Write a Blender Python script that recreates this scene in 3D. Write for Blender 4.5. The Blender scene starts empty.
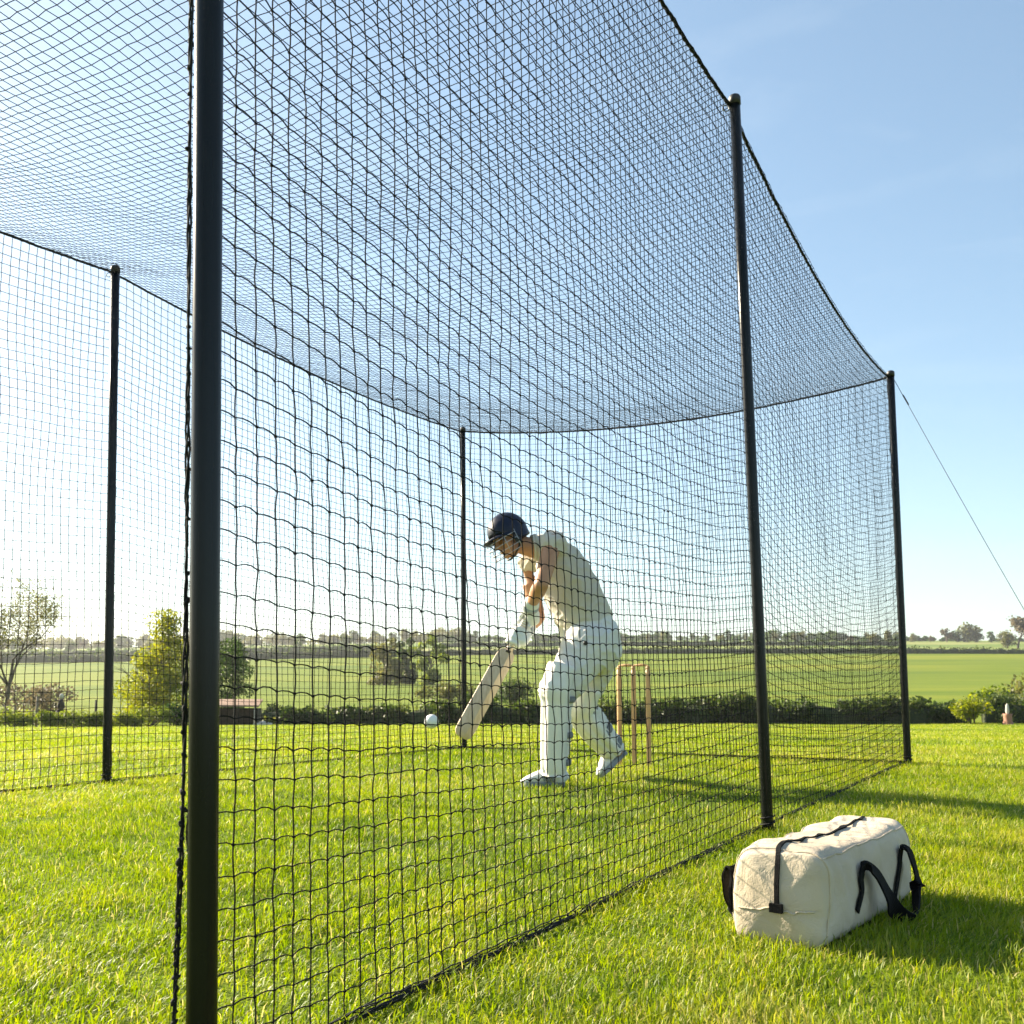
import bpy, bmesh, math, random
import numpy as np
from mathutils import Vector, Matrix, noise as mnoise

random.seed(7)
RNG = np.random.default_rng(11)
SC = bpy.context.scene
COL = SC.collection
PI = math.pi

# ------------------------------------------------------------------ camera maths
F, PITCH, YH, H = 1020.0, math.radians(6.0), 688.0, 0.56
CP, SP = math.cos(PITCH), math.sin(PITCH)
SH = (YH - 512) - F * math.tan(PITCH)


def ray(px, py):
    x = px - 512
    y = -(py - 512 - SH)
    return np.array([x, F * CP - y * SP, F * SP + y * CP])


def U(px, py, Y):
    """world point seen at pixel (px,py) at distance Y along the view's ground direction"""
    d = ray(px, py)
    return d * (Y / d[1]) + np.array([0, 0, H])


def G(px, py, z=0.0):
    d = ray(px, py)
    return d * ((z - H) / d[2]) + np.array([0, 0, H])


# ------------------------------------------------------------------ terrain
_TY = np.array([-60, 9, 14, 20, 27, 34, 45, 60, 90, 130, 220, 300, 420, 520, 700, 1200, 3000.])
_TA = np.array([0, 0, 736, 730.5, 727, 724, 714, 706, 694, 682, 655, 650, 643, 642, 0, 0, 0.])


def terrain_raw(y, x):
    zz = H - (_TA - YH) / F * _TY
    zz[0] = zz[1] = 0
    zz[14], zz[15], zz[16] = zz[13] - 2, zz[13] - 12, zz[13] - 40
    return np.interp(y, _TY, zz)


def terrain(x, y):
    x = np.asarray(x, float)
    y = np.asarray(y, float)
    acc = 0
    w = np.clip((y - 9.5) * 0.09, 0, 14)
    for k in (-1, -.5, 0, .5, 1):
        acc = acc + terrain_raw(y + k * w, x)
    z = acc / 5
    s = x / np.maximum(y, 20)
    far = np.clip((y - 70) / 150, 0, 1)
    # the field tilts: its far edge stands lower at the left than at the right
    z = z + far * y / F * (-6.5 * np.clip(-s * 2.2 - .1, 0, 1) + 2.0 * np.clip(s * 2.2, 0, 1)
                           + 1.0 * np.sin(s * 6.0 + 1.0))
    # a little unevenness
    near = np.clip((y - 9) / 10, 0, 1) * np.clip((60 - y) / 20, 0, 1)
    z = z + near * .02 * np.sin(x * .7) * np.sin(y * .5)
    return z


def at(px, Y, dz=0.0):
    z = 0.0
    X = 0.0
    for _ in range(4):
        z = float(terrain(X, Y))
        d = Y * CP + (z - H) * SP
        X = (px - 512) * d / F
    return np.array([X, Y, z + dz])


# ------------------------------------------------------------------ object helpers
def tag(o, label=None, cat=None, group=None, kind=None):
    if label: o['label'] = label
    if cat: o['category'] = cat
    if group: o['group'] = group
    if kind: o['kind'] = kind
    return o


def empty(name, loc, rz=0.0):
    o = bpy.data.objects.new(name, None)
    COL.objects.link(o)
    o.location = Vector([float(v) for v in loc])
    o.rotation_euler = (0, 0, rz)
    o.empty_display_size = .05
    return o


def link(name, me, mat=None, parent=None, smooth=False):
    o = bpy.data.objects.new(name, me)
    COL.objects.link(o)
    if mat is not None and len(me.materials) == 0:
        me.materials.append(mat)
    if smooth:
        me.polygons.foreach_set('use_smooth', [True] * len(me.polygons))
    if parent is not None:
        o.parent = parent
        # geometry is written in world space: undo the parent's transform
        o.matrix_parent_inverse = (Matrix.Translation(parent.location) @ parent.rotation_euler.to_matrix().to_4x4()).inverted()
    return o


class MB:
    """collects vertices and faces (any size) and builds one mesh"""

    def __init__(s):
        s.v = []
        s.f = []
        s.n = 0

    def add(s, v, f):
        v = np.asarray(v, float).reshape(-1, 3)
        s.v.append(v)
        for q in f:
            s.f.append(tuple(int(i) + s.n for i in q))
        s.n += len(v)
        return s

    def mesh(s, name):
        me = bpy.data.meshes.new(name)
        v = np.concatenate(s.v) if s.v else np.zeros((0, 3))
        me.from_pydata(v.tolist(), [], s.f)
        me.update()
        return me

    def build(s, name, mat, parent=None, smooth=True):
        return link(name, s.mesh(name), mat, parent, smooth)


def fast_mesh(name, verts, quads=None, tris=None):
    """big meshes through foreach_set"""
    me = bpy.data.meshes.new(name)
    verts = np.ascontiguousarray(verts, np.float32).reshape(-1, 3)
    parts, sizes = [], []
    if quads is not None and len(quads):
        parts.append(np.asarray(quads, np.int32).reshape(-1)); sizes.append(np.full(len(quads), 4, np.int32))
    if tris is not None and len(tris):
        parts.append(np.asarray(tris, np.int32).reshape(-1)); sizes.append(np.full(len(tris), 3, np.int32))
    li = np.concatenate(parts)
    lt = np.concatenate(sizes)
    ls = np.concatenate([[0], np.cumsum(lt)[:-1]]).astype(np.int32)
    me.vertices.add(len(verts)); me.vertices.foreach_set('co', verts.reshape(-1))
    me.loops.add(len(li)); me.loops.foreach_set('vertex_index', li)
    me.polygons.add(len(lt)); me.polygons.foreach_set('loop_start', ls)
    me.update(calc_edges=True)
    return me


def norm(v):
    v = np.asarray(v, float)
    return v / (np.linalg.norm(v) + 1e-12)


def tube(path, r, seg=8, cap=True, ref=None, rb=None, shape=None):
    """loft along path; r (and rb across) per point; ref gives the direction of r; returns verts, faces"""
    P = np.asarray(path, float)
    n = len(P)
    r = np.full(n, r, float) if np.isscalar(r) else np.asarray(r, float)
    rb = r if rb is None else (np.full(n, rb, float) if np.isscalar(rb) else np.asarray(rb, float))
    T = np.gradient(P, axis=0)
    T /= np.linalg.norm(T, axis=1)[:, None] + 1e-12
    if ref is None:
        ref = np.array([0, 0, 1.]) if abs(T[0][2]) < .8 else np.array([1., 0, 0])
    ref = np.asarray(ref, float)
    V = []
    a = np.arange(seg) * 2 * PI / seg
    A = None
    for i in range(n):
        rf = ref if (A is None or ref.ndim == 1) else A
        q = rf - T[i] * np.dot(rf, T[i])
        if np.linalg.norm(q) < 1e-3:
            q = A if A is not None else np.array([1., 0, 0])
        A = norm(q)
        B = np.cross(T[i], A)
        m = np.ones(seg) if shape is None else shape(i / (n - 1), a)
        V.append(P[i] + (np.cos(a) * m)[:, None] * A * r[i] + (np.sin(a) * m)[:, None] * B * rb[i])
    V = np.concatenate(V)
    Fc = []
    for i in range(n - 1):
        for k in range(seg):
            k2 = (k + 1) % seg
            Fc.append((i * seg + k, i * seg + k2, (i + 1) * seg + k2, (i + 1) * seg + k))
    if cap:
        Fc.append(tuple(range(seg - 1, -1, -1)))
        Fc.append(tuple((n - 1) * seg + k for k in range(seg)))
    return V, Fc


def rtube(path, r, seg=14, ref=None, rb=None):
    """tube with rounded (hemispherical) ends"""
    P = np.asarray(path, float)
    n = len(P)
    r = np.full(n, r, float) if np.isscalar(r) else np.asarray(r, float)
    rb = r.copy() if rb is None else (np.full(n, rb, float) if np.isscalar(rb) else np.asarray(rb, float))
    t0, t1 = norm(P[0] - P[1]), norm(P[-1] - P[-2])
    e0, e1 = min(r[0], rb[0]), min(r[-1], rb[-1])
    pre = [(P[0] + t0 * e0 * math.sin(a), math.cos(a)) for a in (1.45, 1.1, .7, .35)]
    post = [(P[-1] + t1 * e1 * math.sin(a), math.cos(a)) for a in (.35, .7, 1.1, 1.45)]
    path = [p for p, _ in pre] + list(P) + [p for p, _ in post]
    ra = [r[0] * c for _, c in pre] + list(r) + [r[-1] * c for _, c in post]
    rr = [rb[0] * c for _, c in pre] + list(rb) + [rb[-1] * c for _, c in post]
    return tube(path, ra, seg, True, ref, rr)


def smooth_path(pts, n):
    """Catmull-Rom through the points"""
    P = np.asarray(pts, float)
    P = np.vstack([2 * P[0] - P[1], P, 2 * P[-1] - P[-2]])
    m = len(P) - 3
    out = []
    for t in np.linspace(0, m, n):
        i = min(int(t), m - 1)
        u = t - i
        a, b, c, d = P[i], P[i + 1], P[i + 2], P[i + 3]
        out.append(.5 * (2 * b + (c - a) * u + (2 * a - 5 * b + 4 * c - d) * u * u + (3 * b - a - 3 * c + d) * u ** 3))
    return np.array(out)


def ellipsoid(c, r, ax=None, nu=16, nv=10):
    c = np.asarray(c, float)
    V, Fc = [], []
    ax = np.eye(3) if ax is None else np.asarray(ax, float)
    for j in range(nv + 1):
        th = PI * j / nv
        for i in range(nu):
            ph = 2 * PI * i / nu
            l = np.array([math.sin(th) * math.cos(ph) * r[0], math.sin(th) * math.sin(ph) * r[1], math.cos(th) * r[2]])
            V.append(c + l @ ax)
    for j in range(nv):
        for i in range(nu):
            i2 = (i + 1) % nu
            Fc.append((j * nu + i, (j + 1) * nu + i, (j + 1) * nu + i2, j * nu + i2))
    return V, Fc


def box(c, half, ax=None):
    ax = np.eye(3) if ax is None else np.asarray(ax, float)
    V = []
    for x in (-1, 1):
        for y in (-1, 1):
            for z in (-1, 1):
                V.append(np.asarray(c, float) + (np.array([x, y, z]) * half) @ ax)
    return V, [(0, 1, 3, 2), (4, 6, 7, 5), (0, 4, 5, 1), (2, 3, 7, 6), (0, 2, 6, 4), (1, 5, 7, 3)]


def fuse(name, mb, voxel, smooth_n, mat, parent=None, disp=None):
    """one continuous surface out of overlapping closed pieces"""
    o = link(name + '_src', mb.mesh('src'))
    m = o.modifiers.new('r', 'REMESH'); m.mode = 'VOXEL'; m.voxel_size = voxel; m.adaptivity = 0
    m = o.modifiers.new('s', 'SMOOTH'); m.factor = .5; m.iterations = smooth_n
    bpy.context.view_layer.update()
    dg = bpy.context.evaluated_depsgraph_get()
    me = bpy.data.meshes.new_from_object(o.evaluated_get(dg))
    src = o.data
    bpy.data.objects.remove(o)
    bpy.data.meshes.remove(src)
    me.name = name
    if disp:
        me.update()
        n = len(me.vertices)
        co = np.empty(n * 3); nr = np.empty(n * 3)
        me.vertices.foreach_get('co', co); me.vertices.foreach_get('normal', nr)
        co = co.reshape(-1, 3); nr = nr.reshape(-1, 3)
        d = np.array([disp(c) for c in co])
        me.vertices.foreach_set('co', (co + nr * d[:, None]).reshape(-1))
        me.update()
    me.materials.clear()
    return link(name, me, mat, parent, True)


# ------------------------------------------------------------------ materials
class NT:
    def __init__(s, name):
        s.m = bpy.data.materials.new(name)
        s.m.use_nodes = True
        s.t = s.m.node_tree
        s.b = s.t.nodes['Principled BSDF']
        s.out = s.t.nodes['Material Output']

    def n(s, t, **kw):
        x = s.t.nodes.new(t)
        for k, v in kw.items(): setattr(x, k, v)
        return x

    def l(s, a, b): s.t.links.new(a, b)

    def coord(s, which='Object'):
        return s.n('ShaderNodeTexCoord').outputs[which]

    def noise(s, scale, detail=4, vec=None, rough=.55):
        x = s.n('ShaderNodeTexNoise')
        x.inputs['Scale'].default_value = scale
        x.inputs['Detail'].default_value = detail
        x.inputs['Roughness'].default_value = rough
        s.l(vec if vec is not None else s.coord(), x.inputs['Vector'])
        return x

    def ramp(s, fac, stops):
        r = s.n('ShaderNodeValToRGB')
        e = r.color_ramp.elements
        while len(e) > 1: e.remove(e[-1])
        for i, (p, c) in enumerate(stops):
            q = e[0] if i == 0 else e.new(p)
            q.position = p
            q.color = (*c, 1)
        s.l(fac, r.inputs[0])
        return r.outputs[0]

    def bump(s, h, strength=.3, dist=.01):
        b = s.n('ShaderNodeBump')
        b.inputs['Strength'].default_value = strength
        b.inputs['Distance'].default_value = dist
        s.l(h, b.inputs['Height'])
        s.l(b.outputs[0], s.b.inputs['Normal'])
        return b


def plain(name, c1, c2, scale=8, rough=.6, bump=.0, bscale=60, bdist=.003, metal=0., spec=.5, trans=0.0, coat=0.):
    t = NT(name)
    nz = t.noise(scale, 5)
    col = t.ramp(nz.outputs['Fac'], [(.3, c1), (.7, c2)])
    t.l(col, t.b.inputs['Base Color'])
    t.b.inputs['Roughness'].default_value = rough
    t.b.inputs['Metallic'].default_value = metal
    t.b.inputs['Specular IOR Level'].default_value = spec
    t.b.inputs['Coat Weight'].default_value = coat
    if bump:
        b = t.noise(bscale, 3)
        t.bump(b.outputs['Fac'], bump, bdist)
    if trans:
        tr = t.n('ShaderNodeBsdfTranslucent'); t.l(col, tr.inputs[0])
        mx = t.n('ShaderNodeMixShader'); mx.inputs[0].default_value = trans
        t.l(t.b.outputs[0], mx.inputs[1]); t.l(tr.outputs[0], mx.inputs[2]); t.l(mx.outputs[0], t.out.inputs[0])
    return t.m


def leafmat(name, stops, trans=.45, rough=.55, tint=(1, 1, 1)):
    """foliage: colour from the per-leaf 'tint' value, light passes through"""
    t = NT(name)
    at_ = t.n('ShaderNodeAttribute'); at_.attribute_name = 'tint'
    col = t.ramp(at_.outputs['Fac'], stops)
    t.l(col, t.b.inputs['Base Color'])
    t.b.inputs['Roughness'].default_value = rough
    t.b.inputs['Specular IOR Level'].default_value = .35
    hs = t.n('ShaderNodeHueSaturation'); hs.inputs['Value'].default_value = 1.5; hs.inputs['Saturation'].default_value = 1.1; t.l(col, hs.inputs['Color'])
    tr = t.n('ShaderNodeBsdfTranslucent'); t.l(hs.outputs[0], tr.inputs[0])
    mx = t.n('ShaderNodeMixShader'); mx.inputs[0].default_value = trans
    t.l(t.b.outputs[0], mx.inputs[1]); t.l(tr.outputs[0], mx.inputs[2]); t.l(mx.outputs[0], t.out.inputs[0])
    return t.m


M = {}
M['paint'] = plain('black painted steel', (.004, .005, .006), (.007, .008, .009), 3, .22, 0, spec=.22)
M['twine'] = plain('black net twine', (.004, .0045, .006), (.008, .0085, .010), 40, .9, spec=.15)
M['rope'] = plain('black rope', (.005, .005, .006), (.018, .017, .017), 120, .75, .6, 500, .002, spec=.3)
M['cap'] = plain('black plastic', (.01, .01, .01), (.016, .016, .016), 5, .5)
M['wire'] = plain('guy wire', (.18, .18, .19), (.3, .3, .3), 30, .4, metal=.6)
M['skin'] = plain('tanned skin', (.40, .19, .10), (.47, .24, .13), 25, .5, .15, 250, .001)
M['hair'] = plain('dark hair', (.03, .018, .01), (.05, .03, .015), 60, .6, .5, 300, .002)
M['shirt'] = plain('cream cotton', (.75, .71, .62), (.81, .77, .68), 6, .85, .35, 40, .008, spec=.2, trans=.35)
M['trouser'] = plain('white flannel', (.77, .755, .72), (.82, .805, .77), 6, .85, .25, 50, .006, spec=.2, trans=.12)
M['pad'] = plain('white batting pad', (.76, .74, .69), (.82, .80, .75), 9, .6, .15, 60, .003)
M['strap'] = plain('grey webbing', (.10, .11, .13), (.22, .23, .26), 40, .8)
M['glove'] = plain('white glove leather', (.70, .71, .69), (.80, .80, .78), 14, .55, .2, 80, .003)
M['glovepalm'] = plain('grey glove trim', (.28, .31, .35), (.42, .45, .48), 18, .6)
M['shoe'] = plain('white shoe leather', (.62, .62, .62), (.75, .75, .74), 14, .5, .2, 60, .002)
M['sole'] = plain('grey rubber sole', (.16, .18, .22), (.28, .30, .34), 18, .7)
M['navy'] = plain('navy helmet shell', (.004, .008, .026), (.007, .012, .036), 8, .42, .1, 200, .001, spec=.3)
M['grille'] = plain('grille steel', (.40, .40, .41), (.5, .5, .5), 20, .35, metal=.6)
M['eye'] = plain('dark eye', (.01, .008, .006), (.02, .015, .01), 20, .2)
M['ball'] = plain('white ball leather', (.76, .77, .74), (.82, .82, .80), 15, .45)
M['canvas'] = None
M['blackweb'] = plain('black webbing', (.004, .004, .0045), (.009, .009, .010), 30, .9, .5, 400, .002, spec=.15)
M['stone'] = plain('pale stone', (.45, .40, .34), (.6, .55, .48), 14, .9, .4, 40, .01)
M['bark'] = plain('bark', (.055, .042, .03), (.11, .085, .06), 9, .9, .6, 18, .02)
M['hedgecore'] = plain('twigs inside a hedge', (.024, .036, .010), (.05, .06, .018), 6, .95, .8, 14, .05)
M['tile'] = plain('brown roof boards', (.20, .12, .08), (.30, .19, .13), 9, .8, .4, 20, .01)
M['darkwood'] = plain('weathered dark wood', (.03, .022, .015), (.06, .045, .03), 9, .9, .4, 20, .01)
M['post'] = plain('weathered post', (.16, .12, .08), (.25, .2, .14), 12, .9, .4, 30, .01)
M['pinkpost'] = plain('faded red brick', (.26, .12, .08), (.36, .19, .13), 12, .9)


def wood_mat(name, c1, c2, c3, axis_scale):
    t = NT(name)
    mp = t.n('ShaderNodeMapping'); mp.inputs['Scale'].default_value = axis_scale
    t.l(t.coord('Object'), mp.inputs[0])
    nz = t.noise(1.0, 6, mp.outputs[0])
    col = t.ramp(nz.outputs['Fac'], [(.3, c1), (.5, c2), (.7, c3)])
    t.l(col, t.b.inputs['Base Color'])
    t.b.inputs['Roughness'].default_value = .5
    t.bump(nz.outputs['Fac'], .15, .002)
    return t.m


M['willow'] = wood_mat('bat willow', (.50, .36, .22), (.60, .45, .30), (.66, .52, .36), (60, 60, 2))
M['ash'] = wood_mat('stump ash', (.42, .22, .09), (.55, .31, .14), (.62, .38, .18), (70, 70, 3))


def canvas_mat():
    t = NT('cream canvas')
    big = t.noise(3.5, 4)
    fine = t.noise(260, 2)
    col = t.ramp(big.outputs['Fac'], [(.3, (.47, .395, .30)), (.6, (.56, .485, .38)), (.8, (.61, .54, .43))])
    # small earth stains near nothing in particular
    st = t.noise(9, 5)
    m = t.n('ShaderNodeMapRange'); m.inputs['From Min'].default_value = .62; m.inputs['From Max'].default_value = .8; m.inputs['To Max'].default_value = .35
    t.l(st.outputs['Fac'], m.inputs[0])
    mx = t.n('ShaderNodeMix', data_type='RGBA'); t.l(m.outputs[0], mx.inputs[0]); t.l(col, mx.inputs[6]); mx.inputs[7].default_value = (.40, .33, .22, 1)
    t.l(mx.outputs[2], t.b.inputs['Base Color'])
    t.b.inputs['Roughness'].default_value = .9
    t.b.inputs['Specular IOR Level'].default_value = .2
    cr = t.noise(14, 5); cr.inputs['Distortion'].default_value = 1.2
    ad = t.n('ShaderNodeMath', operation='MULTIPLY_ADD'); t.l(fine.outputs['Fac'], ad.inputs[0]); ad.inputs[1].default_value = .12; t.l(cr.outputs['Fac'], ad.inputs[2])
    t.bump(ad.outputs[0], .55, .012)
    return t.m


M['canvas'] = canvas_mat()


def ground_mat():
    t = NT('ground')
    geo = t.n('ShaderNodeNewGeometry').outputs['Position']
    sep = t.n('ShaderNodeSeparateXYZ'); t.l(geo, sep.inputs[0])
    # lawn soil and thatch
    n1 = t.noise(1.3, 5, geo); n2 = t.noise(35, 4, geo)
    mxf = t.n('ShaderNodeMath', operation='MULTIPLY_ADD'); t.l(n2.outputs['Fac'], mxf.inputs[0]); mxf.inputs[1].default_value = .5
    hf = t.n('ShaderNodeMath', operation='MULTIPLY'); t.l(n1.outputs['Fac'], hf.inputs[0]); hf.inputs[1].default_value = .5; t.l(hf.outputs[0], mxf.inputs[2])
    lawn = t.ramp(mxf.outputs[0], [(.3, (.06, .10, .008)), (.5, (.12, .17, .010)), (.7, (.20, .22, .02))])
    # fields
    mp = t.n('ShaderNodeMapping'); mp.inputs['Scale'].default_value = (.012, .05, .0); mp.inputs['Rotation'].default_value = (0, 0, .25); t.l(geo, mp.inputs[0])
    f1 = t.noise(1.0, 6, mp.outputs[0], .6)
    field = t.ramp(f1.outputs['Fac'], [(.36, (.080, .125, .009)), (.5, (.118, .158, .011)), (.64, (.175, .195, .018))])
    # tramlines through the crop
    wv = t.n('ShaderNodeTexWave'); wv.wave_type = 'BANDS'; wv.bands_direction = 'X'; wv.inputs['Scale'].default_value = .22; wv.inputs['Distortion'].default_value = 1.5; wv.inputs['Detail'].default_value = 2
    rot = t.n('ShaderNodeMapping'); rot.inputs['Rotation'].default_value = (0, 0, .9); t.l(geo, rot.inputs[0]); t.l(rot.outputs[0], wv.inputs['Vector'])
    wr = t.n('ShaderNodeMapRange'); wr.inputs['From Min'].default_value = .0; wr.inputs['From Max'].default_value = .25; wr.inputs['To Min'].default_value = .25; wr.inputs['To Max'].default_value = 0
    t.l(wv.outputs['Fac'], wr.inputs[0])
    fm = t.n('ShaderNodeMix', data_type='RGBA'); t.l(wr.outputs[0], fm.inputs[0]); t.l(field, fm.inputs[6]); fm.inputs[7].default_value = (.055, .095, .014, 1)
    # farther fields: paler and in parcels
    mp2 = t.n('ShaderNodeMapping'); mp2.inputs['Scale'].default_value = (.010, .022, 0); t.l(geo, mp2.inputs[0])
    vo = t.n('ShaderNodeTexVoronoi'); vo.inputs['Scale'].default_value = 1.0; t.l(mp2.outputs[0], vo.inputs['Vector'])
    bw = t.n('ShaderNodeSeparateColor'); t.l(vo.outputs['Color'], bw.inputs[0])
    farf = t.ramp(bw.outputs[0], [(0, (.10, .15, .03)), (.35, (.16, .2, .05)), (.6, (.22, .23, .08)), (.85, (.12, .17, .03))])
    far = t.n('ShaderNodeMath', operation='GREATER_THAN'); t.l(sep.outputs[1], far.inputs[0]); far.inputs[1].default_value = 224
    f2 = t.n('ShaderNodeMix', data_type='RGBA'); t.l(far.outputs[0], f2.inputs[0]); t.l(fm.outputs[2], f2.inputs[6]); t.l(farf, f2.inputs[7])
    edge = t.n('ShaderNodeMapRange'); edge.inputs['From Min'].default_value = 36; edge.inputs['From Max'].default_value = 38; t.l(sep.outputs[1], edge.inputs[0])
    mx = t.n('ShaderNodeMix', data_type='RGBA'); t.l(edge.outputs[0], mx.inputs[0]); t.l(lawn, mx.inputs[6]); t.l(f2.outputs[2], mx.inputs[7])
    t.l(mx.outputs[2], t.b.inputs['Base Color'])
    t.b.inputs['Roughness'].default_value = .95
    t.b.inputs['Specular IOR Level'].default_value = .1
    t.bump(n2.outputs['Fac'], .6, .03)
    return t.m


# ------------------------------------------------------------------ light, world, camera
SUN_EL = math.radians(27)
SUN_AZ = math.atan2(-.85, .52)           # from +Y, to the left
sd = np.array([math.sin(SUN_AZ) * math.cos(SUN_EL), math.cos(SUN_AZ) * math.cos(SUN_EL), math.sin(SUN_EL)])
L = bpy.data.lights.new('sun', 'SUN'); L.energy = 4.8; L.angle = math.radians(.6); L.color = (1, .87, .66)
so = bpy.data.objects.new('sun', L); COL.objects.link(so)
so.rotation_euler = Vector(-sd).to_track_quat('-Z', 'Y').to_euler()

W = bpy.data.worlds.new('World'); SC.world = W; W.use_nodes = True
wt = W.node_tree
bg = wt.nodes['Background']
sky = wt.nodes.new('ShaderNodeTexSky'); sky.sky_type = 'NISHITA'; sky.sun_disc = False
sky.sun_elevation = SUN_EL; sky.sun_rotation = SUN_AZ
sky.air_density = 1.0; sky.dust_density = .8; sky.ozone_density = 1.0
# thin wisps of cloud low in the sky
tc = wt.nodes.new('ShaderNodeTexCoord')
mp = wt.nodes.new('ShaderNodeMapping'); mp.inputs['Scale'].default_value = (2.2, 2.2, 11)
wt.links.new(tc.outputs['Generated'], mp.inputs[0])
cn = wt.nodes.new('ShaderNodeTexNoise'); cn.inputs['Scale'].default_value = 1.6; cn.inputs['Detail'].default_value = 6; cn.inputs['Distortion'].default_value = .4
wt.links.new(mp.outputs[0], cn.inputs['Vector'])
cr = wt.nodes.new('ShaderNodeMapRange'); cr.inputs['From Min'].default_value = .52; cr.inputs['From Max'].default_value = .8; cr.inputs['To Max'].default_value = .12
wt.links.new(cn.outputs['Fac'], cr.inputs[0])
mix = wt.nodes.new('ShaderNodeMix'); mix.data_type = 'RGBA'
wt.links.new(cr.outputs[0], mix.inputs[0]); wt.links.new(sky.outputs[0], mix.inputs[6]); mix.inputs[7].default_value = (5.5, 5.6, 5.8, 1)
tn = wt.nodes.new('ShaderNodeMix'); tn.data_type = 'RGBA'; tn.blend_type = 'MULTIPLY'; tn.inputs[0].default_value = 1
gm_ = wt.nodes.new('ShaderNodeGamma'); gm_.inputs[1].default_value = .80
wt.links.new(mix.outputs[2], gm_.inputs[0]); wt.links.new(gm_.outputs[0], tn.inputs[6]); tn.inputs[7].default_value = (.94, 1.06, 1.07, 1)
wt.links.new(tn.outputs[2], bg.inputs[0])
bg.inputs[1].default_value = .072

cam = bpy.data.cameras.new('camera')
cam.sensor_width = 36; cam.lens = 36 * F / 1024; cam.shift_y = SH / 1024
cam.clip_start = .05; cam.clip_end = 9000
co = bpy.data.objects.new('camera', cam); COL.objects.link(co)
co.location = (0, 0, H); co.rotation_euler = (PI / 2 + PITCH, 0, 0)
SC.camera = co
cam.dof.use_dof = True; cam.dof.focus_distance = 2.6; cam.dof.aperture_fstop = 13.0
SC.view_settings.view_transform = 'Standard'; SC.view_settings.look = 'None'
SC.view_settings.exposure = 2.05; SC.view_settings.gamma = 1
SC.render.resolution_x = SC.render.resolution_y = 1024
SC.cycles.max_bounces = 6; SC.cycles.diffuse_bounces = 3; SC.cycles.transmission_bounces = 4; SC.cycles.transparent_max_bounces = 8

# ------------------------------------------------------------------ ground
ys = np.concatenate([np.linspace(-40, 8, 13), np.linspace(9, 40, 63), np.geomspace(41, 3000, 110)])
xs = np.concatenate([-np.geomspace(2600, 30, 50), np.linspace(-28, 28, 57), np.geomspace(30, 2600, 50)])
XX, YY = np.meshgrid(xs, ys)
ZZ = terrain(XX, YY)
nx, ny = len(xs), len(ys)
idx = np.arange(nx * ny).reshape(ny, nx)
q = np.stack([idx[:-1, :-1], idx[:-1, 1:], idx[1:, 1:], idx[1:, :-1]], -1).reshape(-1, 4)
g = link('ground', fast_mesh('ground', np.stack([XX, YY, ZZ], -1), q), ground_mat(), smooth=True)
tag(g, kind='structure')

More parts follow.
